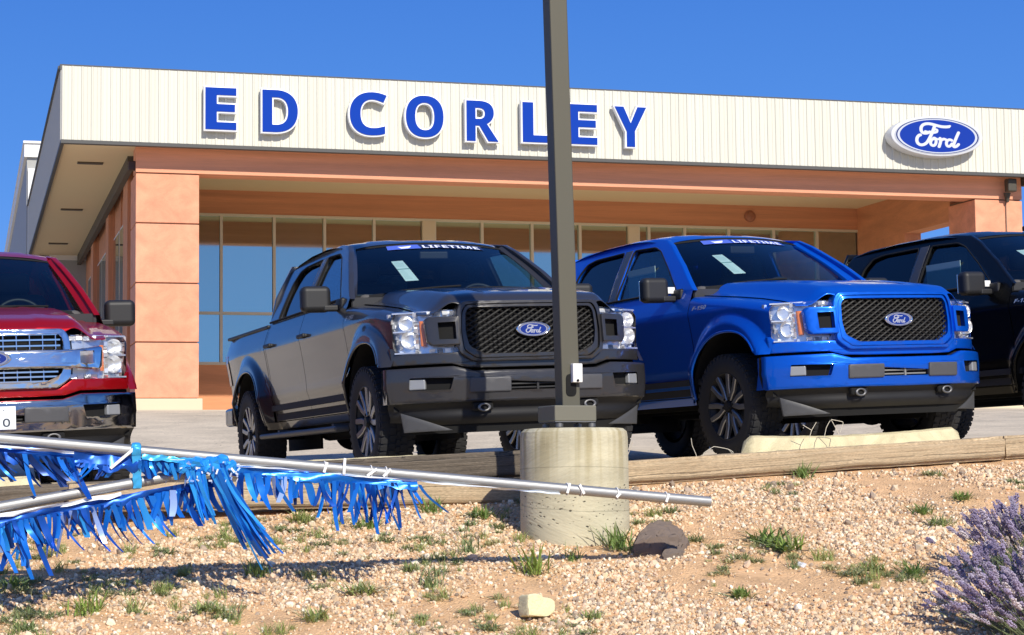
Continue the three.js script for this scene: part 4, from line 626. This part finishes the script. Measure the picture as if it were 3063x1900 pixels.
{
  const g1 = thing('tinsel_garland', 'blue metallic fringe hanging below the long pipe, right of where the two pipes meet', 'tinsel garland');
  band('header_tape', g1, 1.30, 2.42, PA, PB, .030, .055, .02, tins[0], 1); band('white_cord', g1, 1.05, 3.25, PA, PB, .026, .010, .026, tape, 2, .002);
  strands(g1, 20, 1.42, 1.80, PA, PB, .07, .10, .20, .012, .028, .1, 11); strands(g1, 40, 1.86, 2.32, PA, PB, .07, .13, .25, .010, .024, .1, 12); strands(g1, 7, 2.26, 2.44, PA, PB, .05, .10, .24, .010, .016, .85, 13, 1);
  const g2 = thing('tinsel_garland', 'dark blue fringe hanging below the left part of the long pipe, before the red truck', 'tinsel garland');
  band('header_tape', g2, -.3, 1.12, PA, PB, .032, .085, .0, tins[1], 3, .03); band('white_cord', g2, -.3, .55, PA, PB, .034, .014, .028, tape, 4, .002);
  strands(g2, 44, -.25, .55, PA, PB, .07, .10, .23, .012, .026, .6, 14, 1); strands(g2, 10, .50, .78, PA, PB, .09, .04, .12, .01, .022, -.5, 15, 1); strands(g2, 14, .88, 1.16, PA, PB, .05, .05, .11, .010, .018, .3, 16);
  const g3 = thing('tinsel_garland', 'blue metallic fringe hanging in a long row below the shorter slanting pipe', 'tinsel garland');
  band('header_tape', g3, -.3, 1.30, QA, QB, .05, .05, .015, tins[1], 5, .014); band('white_cord', g3, -.3, .80, QA, QB, .035, .022, .03, tape, 6, .004);
  strands(g3, 74, -.1, .98, QA, QB, .085, .10, .23, .010, .024, .28, 17); strands(g3, 16, .98, 1.28, QA, QB, .075, .12, .20, .014, .026, .1, 18); strands(g3, 14, .12, .34, QA, QB, .085, .22, .29, .014, .024, -.05, 19);
  // the thick tail where both garlands are knotted together
  const g4 = thing('tinsel_bundle', 'thick knot of bright blue fringe trailing to the right where the two pipes meet', 'tinsel garland');
  const K = at(PA, PB, 1.30), rr = rng(77);
  for (let i = 0; i < 26; i++) { const L = .34 + .22 * rr(), m = part('tinsel_strand', strandGeo(L, .014 + .018 * rr(), .30 + .22 * rr(), .1 * rr(), .006, 900 + i), tins[rr() < .55 ? 0 : rr() < .6 ? 2 : 1], g4); m.position.set(K[0] + (rr() - .5) * .10, K[1] - .03 - .06 * rr(), K[2] + .03 + .05 * rr()); }
  for (let i = 0; i < 15; i++) { const L = .18 + .12 * rr(), m = part('tinsel_strand', strandGeo(L, .014 + .018 * rr(), .16 + .12 * rr(), .1 * rr(), .005, 950 + i), tins[rr() < .6 ? 0 : 2], g4); m.position.set(K[0] - .12 + (rr() - .5) * .09, K[1] - .06 - .03 * rr(), K[2] + .03 + .04 * rr()); }
  part('knot', [0, 1, 2, 3, 4].map((i) => roughen(new THREE.IcosahedronGeometry(.045 + .01 * (i % 2), 3).scale(1.3, .8, .8), .03, 30, i * 5).translate(K[0] - .16 + i * .055, K[1] - .045 + .012 * (i % 2), K[2] + .02)), tins[2], g4);
  for (let i = 0; i < 34; i++) { const c = part('foil_fleck', new THREE.PlaneGeometry(.012 + .02 * rr(), .006 + .006 * rr()), tape, g4); c.material = i % 3 ? tape : tins[4]; c.position.set(K[0] - .2 + .32 * rr(), K[1] - .12 * rr() - .01, K[2] + .055 + .03 * rr()); c.rotation.set((rr() - .5), (rr() - .5) * 2, rr() * 3); }
  // ribbon lashing the pipes together
  const k2 = at(PA, PB, .875), q2 = at(QA, QB, .885), tr = thing('lashing_ribbon', 'light blue ribbon tying the two pipes together left of the knot', 'ribbon'), cyan = phy([.06, .46, .90], .3, { metalness: .35, side: THREE.DoubleSide });
  part('ribbon', surf((u, v) => { const k = u; return [mix(k2[0], q2[0], k) + (v - .5) * mix(.05, .045, k) + .006 * nz(u * 6, v * 3, 2), mix(k2[1] + .03, q2[1] - .03, k), mix(k2[2], q2[2], k) + .036 + .012 * nz(u * 8, v * 4, 8)]; }, 20, 4), cyan, tr);
  part('ribbon_wrap', [roughen(new THREE.TorusGeometry(.036, .006, 8, 22).rotateY(Math.PI / 2).scale(4, 1, 1).translate(...k2), .012, 26), roughen(new THREE.TorusGeometry(.034, .005, 8, 22).rotateY(Math.PI / 2).scale(4, 1, 1).translate(...q2), .010, 26, 4)], cyan, tr);
  const tail = part('ribbon_end', surf((u, v) => [k2[0] + .03 + u * .30, at(PA, PB, k2[0] + .03 + u * .30)[1] - .015 - .03 * v + .012 * nz(u * 7, v, 5), k2[2] + .036 + .012 * nz(u * 9, v * 3, 1)], 20, 3), cyan, tr);
  // white plastic ties
  const ties = [[.80, .16, -.05, .7, 'white plastic tie flapping left of the ribbon below the long pipe'], [1.13, .075, -.055, .05, 'white plastic strip lying level near the knot of fringe'], [1.90, .06, .0, 1.25, 'narrow white plastic tie around the long pipe, leftmost of the group above the fringe'], [2.005, .09, .015, 1.5, 'wide white plastic tie with a raised end around the long pipe'], [2.16, .07, -.005, .6, 'white plastic tie crossing the long pipe above the right fringe'], [2.245, .06, .0, .75, 'small white plastic tie at the right of the group above the fringe'], [3.30, .06, .005, 1.3, 'left of two white hooked ties on the pipe in front of the concrete pier'], [3.38, .06, .005, -1.1, 'right of two white hooked ties on the pipe in front of the concrete pier'], [3.60, .035, -.01, .7, 'tiny white tie on the pipe near the right of the concrete pier'], [3.90, .05, .0, 1.2, 'thin white tie near the free end of the long pipe']];
  for (const [x, L, dy, a, label] of ties) { const p = at(PA, PB, x), t = thing('plastic_tie', label, 'plastic tie', [p[0], p[1] + dy, p[2] + .034]); const s = rbox(L, .016, .006, .002); part('strap', s.rotateZ(a), whitePaint, t); if (Math.abs(dy) < .03) part('loop', new THREE.TorusGeometry(.0335, .0035, 6, 24).rotateY(Math.PI / 2).translate(0, -dy, -.034), whitePaint, t); }
}

// ---------------------------------------------------------------- rocks
function rock(label, pos, sc, seed, mat, amp = 1, n = 22, cr = .45) { const r = rng(seed), pts = []; for (let i = 0; i < n; i++) { const a = r() * 6.28, c = r() * 2 - 1, s = Math.sqrt(1 - c * c), k = .80 + .28 * r(); pts.push(V(s * Math.cos(a) * k, Math.max(-.45, c * k), s * Math.sin(a) * k)); } let g = new ConvexGeometry(pts); g.scale(...sc); g = new TessellateModifier(.02, 6).modify(g); g.deleteAttribute('normal'); g = g.index ? g.toNonIndexed() : g; const p = g.attributes.position; for (let i = 0; i < p.count; i++) { const x = p.getX(i), y = p.getY(i), z = p.getZ(i), d = amp * (.012 * nz(x * 14 + seed, y * 14, z * 14) + .007 * nz(x * 38, y * 38 + seed, z * 38) + .004 * nz(x * 90, y * 90, z * 90 + seed)); p.setXYZ(i, x + d, y + d, z + d * .8); } g = toCreasedNormals(g, cr); const m = top('rock', g, mat, label, 'rock'); m.position.set(...pos); return m; }
const lava = std([.17, .13, .105], .93, { bumpMap: concBump, bumpScale: .01 }), lavaL = std([.16, .125, .10], .93);
function hull(label, pos, P, seed, mat, amp, turn) { let g = new ConvexGeometry(P.map((p) => V(...p))); g = new TessellateModifier(.018, 6).modify(g); g.deleteAttribute('normal'); g = g.index ? g.toNonIndexed() : g; const p = g.attributes.position; for (let i = 0; i < p.count; i++) { const x = p.getX(i), y = p.getY(i), z = p.getZ(i), d = amp * (.010 * nz(x * 16 + seed, y * 16, z * 16) + .007 * nz(x * 42, y * 42 + seed, z * 42) + .004 * nz(x * 95, y * 95, z * 95)); p.setXYZ(i, x + d, y + d, z + d); } g = toCreasedNormals(g, .35); const m = top('rock', g, mat, label, 'rock'); m.position.set(...pos); m.rotation.y = turn; return m; }
hull('large dark brown lava rock at the right foot of the concrete pier', [4.055, -.535, -10.95], [[-.20, -.05, .06], [-.19, .09, .09], [-.15, .14, .04], [-.06, .195, .0], [.02, .21, -.05], [.10, .195, -.06], [.16, .15, .0], [.205, .07, .02], [.20, -.05, .05], [-.17, -.05, -.12], [.16, -.05, -.12], [-.05, .12, .13], [.08, .11, .115], [-.04, -.05, .13], [.10, -.05, .12]], 5, lava, 1.3, .1);
hull('small grey brown rock leaning on the front of the dark lava rock', [4.075, -.565, -10.79], [[-.10, -.03, .04], [-.085, .05, .03], [-.02, .095, .0], [.05, .085, -.01], [.10, .04, .0], [.105, -.03, .02], [-.05, .045, .06], [.04, .05, .065], [-.02, -.03, .08], [.06, -.03, .07], [0, -.03, -.06]], 9, lavaL, 1.3, .2);
{ const g = plate(shp(rnd([[-.086, -.055], [-.082, .058], [-.03, .066], [.02, .048], [.062, .044], [.092, .012], [.085, -.038], [.035, -.062]], .012)), .09, .010, .03, (x, y, z) => { const d = .005 * nz(x * 30, y * 30, z * 30) + .003 * nz(x * 80, y * 80, z * 80); return [x + d, y + d, z + d]; }); const m = top('rock', g, std([.76, .67, .40], .92, { bumpMap: concBump, bumpScale: .004 }), 'pale yellow block of stone alone on the gravel at the bottom of the photo', 'rock'); m.position.set(2.975, -.752, -10.03); m.rotation.set(-.15, .25, .0); }
rock('larger of two white stones beside the weeds right of the dirt patch', [4.73, -.585, -10.36], [.038, .032, .03], 14, std([.62, .62, .66], .8), .2, 14);
rock('smaller of two white stones beside the weeds right of the dirt patch', [4.655, -.615, -10.33], [.028, .026, .024], 15, std([.74, .74, .72], .8), .2, 14);

// ---------------------------------------------------------------- weeds
const greens = [[.25, .36, .06], [.34, .40, .12], [.19, .29, .07], [.42, .42, .19], [.28, .34, .14]];
const weedMats = greens.map((c) => phy(c, .8, { transmission: .3, thickness: 0, side: THREE.DoubleSide }));
function weedGeo(seed, n, L, spread, wide) {
  const r = rng(seed), l = [];
  for (let i = 0; i < n; i++) { const a = r() * 6.28, q = Math.pow(r(), .6) * spread, h = L * (.45 + .6 * r()), w = wide * (.6 + .8 * r()), bx = (r() - .5) * spread * .9 * L, bz = (r() - .5) * spread * .9 * L, droop = .3 + .9 * r();
    l.push(surf((u, v) => { const o = q * h * (u + droop * u * u) * .8, k = (v - .5) * w * Math.sin(Math.PI * (.18 + .80 * u)); return [bx + Math.cos(a) * o - Math.sin(a) * k, h * (u - .38 * droop * q * u * u), bz + Math.sin(a) * o + Math.cos(a) * k]; }, 4, 1)); }
  return merge(l);
}
const weedKinds = [weedGeo(1, 50, .12, .9, .007), weedGeo(2, 60, .09, 1.3, .008), weedGeo(3, 40, .13, .7, .005), weedGeo(4, 56, .075, 1.6, .009), weedGeo(5, 44, .06, 1.8, .008)];
for (const [x, z, kind, col, s, label] of WEEDS) {
  const t = thing('weed', label, 'weed', [x, bankY(x, z) - .005, z], x * 9);
  part('leaves', weedKinds[kind], weedMats[col], t).scale.setScalar(s * 1.35);
  part('stems', weedKinds[(kind + 2) % 5], weedMats[(col + 3) % 5], t).scale.set(s * .7, s * .9, s * .7);
}
{ // thin sprouts nobody could count
  const g = new THREE.Group(); g.name = 'sparse_sprouts'; tag(g, 'thin sprouts of green scattered between the stones', 'sprouts', null, 'stuff'); scene.add(g); const r = rng(91), m4 = new THREE.Matrix4(), q = new THREE.Quaternion();
  weedKinds.slice(2).forEach((geo, k) => { const im = new THREE.InstancedMesh(geo, weedMats[[1, 4, 3][k]], 340); im.name = 'leaves'; let n = 0; for (let i = 0; i < 4000 && n < 200; i++) { const z = mix(-12.2, -9.2, r()), x = mix(.0, .6, r()) * -z; if (fbm(x * .9 + 40, z * .9, 7, 3) < (x < -.30 * z ? -.04 : .13)) continue; q.setFromAxisAngle(V(0, 1, 0), r() * 6.3); const s = .3 + .6 * r(); m4.compose(V(x, bankY(x, z) - .004, z), q, V(s, s, s)); im.setMatrixAt(n++, m4); } im.count = n; g.add(im); });
}
// ---------------------------------------------------------------- dry stalks and lavender
function stalk(label, pos, list) { const t = thing('dry_stalk', label, 'dry weed', pos); for (const pts of list) part('stem', tube(pts, .0026, 14, 5), std([.62, .56, .44], .9), t); return t; }
stalk('curled dry white weed stalk standing in front of the blue truck tyre', [4.95, .0, -12.52], [[[0, 0, 0], [.03, .09, 0], [.11, .14, .01], [.22, .12, .01], [.27, .06, .01]], [[0, 0, 0], [-.02, .08, 0], [-.05, .15, 0], [-.06, .20, .01]], [[.22, .12, .01], [.25, .10, .02], [.24, .05, .02]]]);
stalk('zigzag dry white weed stalks above the wheel stop of the blue truck', [6.02, .20, -13.0], [[[0, 0, 0], [.02, .06, 0], [.06, .12, 0]], [[.02, .06, 0], [-.05, .10, 0]], [[.12, 0, 0], [.14, .08, 0], [.18, .14, 0], [.24, .03, 0]], [[.18, .14, 0], [.28, .12, 0], [.25, .04, 0]]]);
stalk('thin dry stalk leaning on the right side of the concrete pier', [4.16, .0, -11.9], [[[0, 0, 0], [-.04, .12, 0], [-.10, .22, 0]], [[0, 0, 0], [.05, .10, 0], [.07, .17, .02]]]);
function lavender(label, pos, n, seed, R, L, dir) {
  const t = thing('lavender_bush', label, 'lavender', pos), r = rng(seed), leafM = phy([.24, .28, .17], .85, { side: THREE.DoubleSide }), stemM = std([.16, .20, .10], .85), flo = [std([.31, .26, .38], .9), std([.40, .35, .44], .9), std([.22, .18, .28], .9), std([.52, .46, .47], .9), std([.48, .39, .32], .9)];
  const leaves = []; for (let i = 0; i < 420; i++) { const a = r() * 6.28, q = .5 * r(), h = L * (.16 + .34 * r()), w = .007; const bx = (r() - .5) * R, bz = (r() - .5) * R; leaves.push(surf((u, v) => { const k = (v - .5) * w * Math.sin(Math.PI * (.15 + .85 * u)); return [bx + (Math.cos(a) * q + dir[0] * .5) * h * u - Math.sin(a) * k, h * u * .9, bz + Math.sin(a) * q * h * u + Math.cos(a) * k]; }, 3, 1)); }
  part('foliage', leaves, leafM, t);
  const kinds = Array.from({ length: 8 }, (_, k) => { const q = rng(300 + k + seed), l = []; const H = .06 + .04 * q(); for (let i = 0; i < 26; i++) { const h = i / 26 * H + .006 * q(), a = i * 2.4 + q(), s = .0035 + .0032 * Math.sin(i / 26 * 3.1) * (.5 + q()); l.push(new THREE.OctahedronGeometry(s * (.8 + .5 * q()), 0).scale(1, 1.35, 1).translate(Math.cos(a) * s * 1.1, h + .004 * q(), Math.sin(a) * s * 1.1)); } return merge(l); });
  const stemG = new THREE.CylinderGeometry(.0016, .0022, 1, 5).translate(0, .5, 0);
  for (let i = 0; i < n; i++) {
    const bx = (r() - .5) * R * .8, bz = (r() - .5) * R * .8, d = V(dir[0] + (r() - .5) * 1.3, .45 + .6 * r(), dir[1] + (r() - .5) * 1.1).normalize(), len = L * (.55 + .5 * r()), q = new THREE.Quaternion().setFromUnitVectors(V(0, 1, 0), d);
    const s = part('flower_stem', stemG, stemM, t); s.position.set(bx, .02, bz); s.quaternion.copy(q); s.scale.set(1, len, 1);
    const f = part('flower_spike', kinds[i % 8], flo[Math.floor(r() * r() * 5)], t); f.position.set(bx, .02, bz).addScaledVector(d, len); f.quaternion.copy(q); f.scale.setScalar(.85 + .5 * r());
  }
}
lavender('large lavender bush with purple spikes in the bottom right corner of the photo', [5.50, -.98, -8.95], 270, 31, .50, .50, [-.55, .0]);
lavender('lavender bush reaching in from the right edge, above and behind the corner one', [5.98, -.70, -9.75], 190, 47, .40, .46, [-.30, .0]);

shadow(scene);
renderer.render(scene, camera);
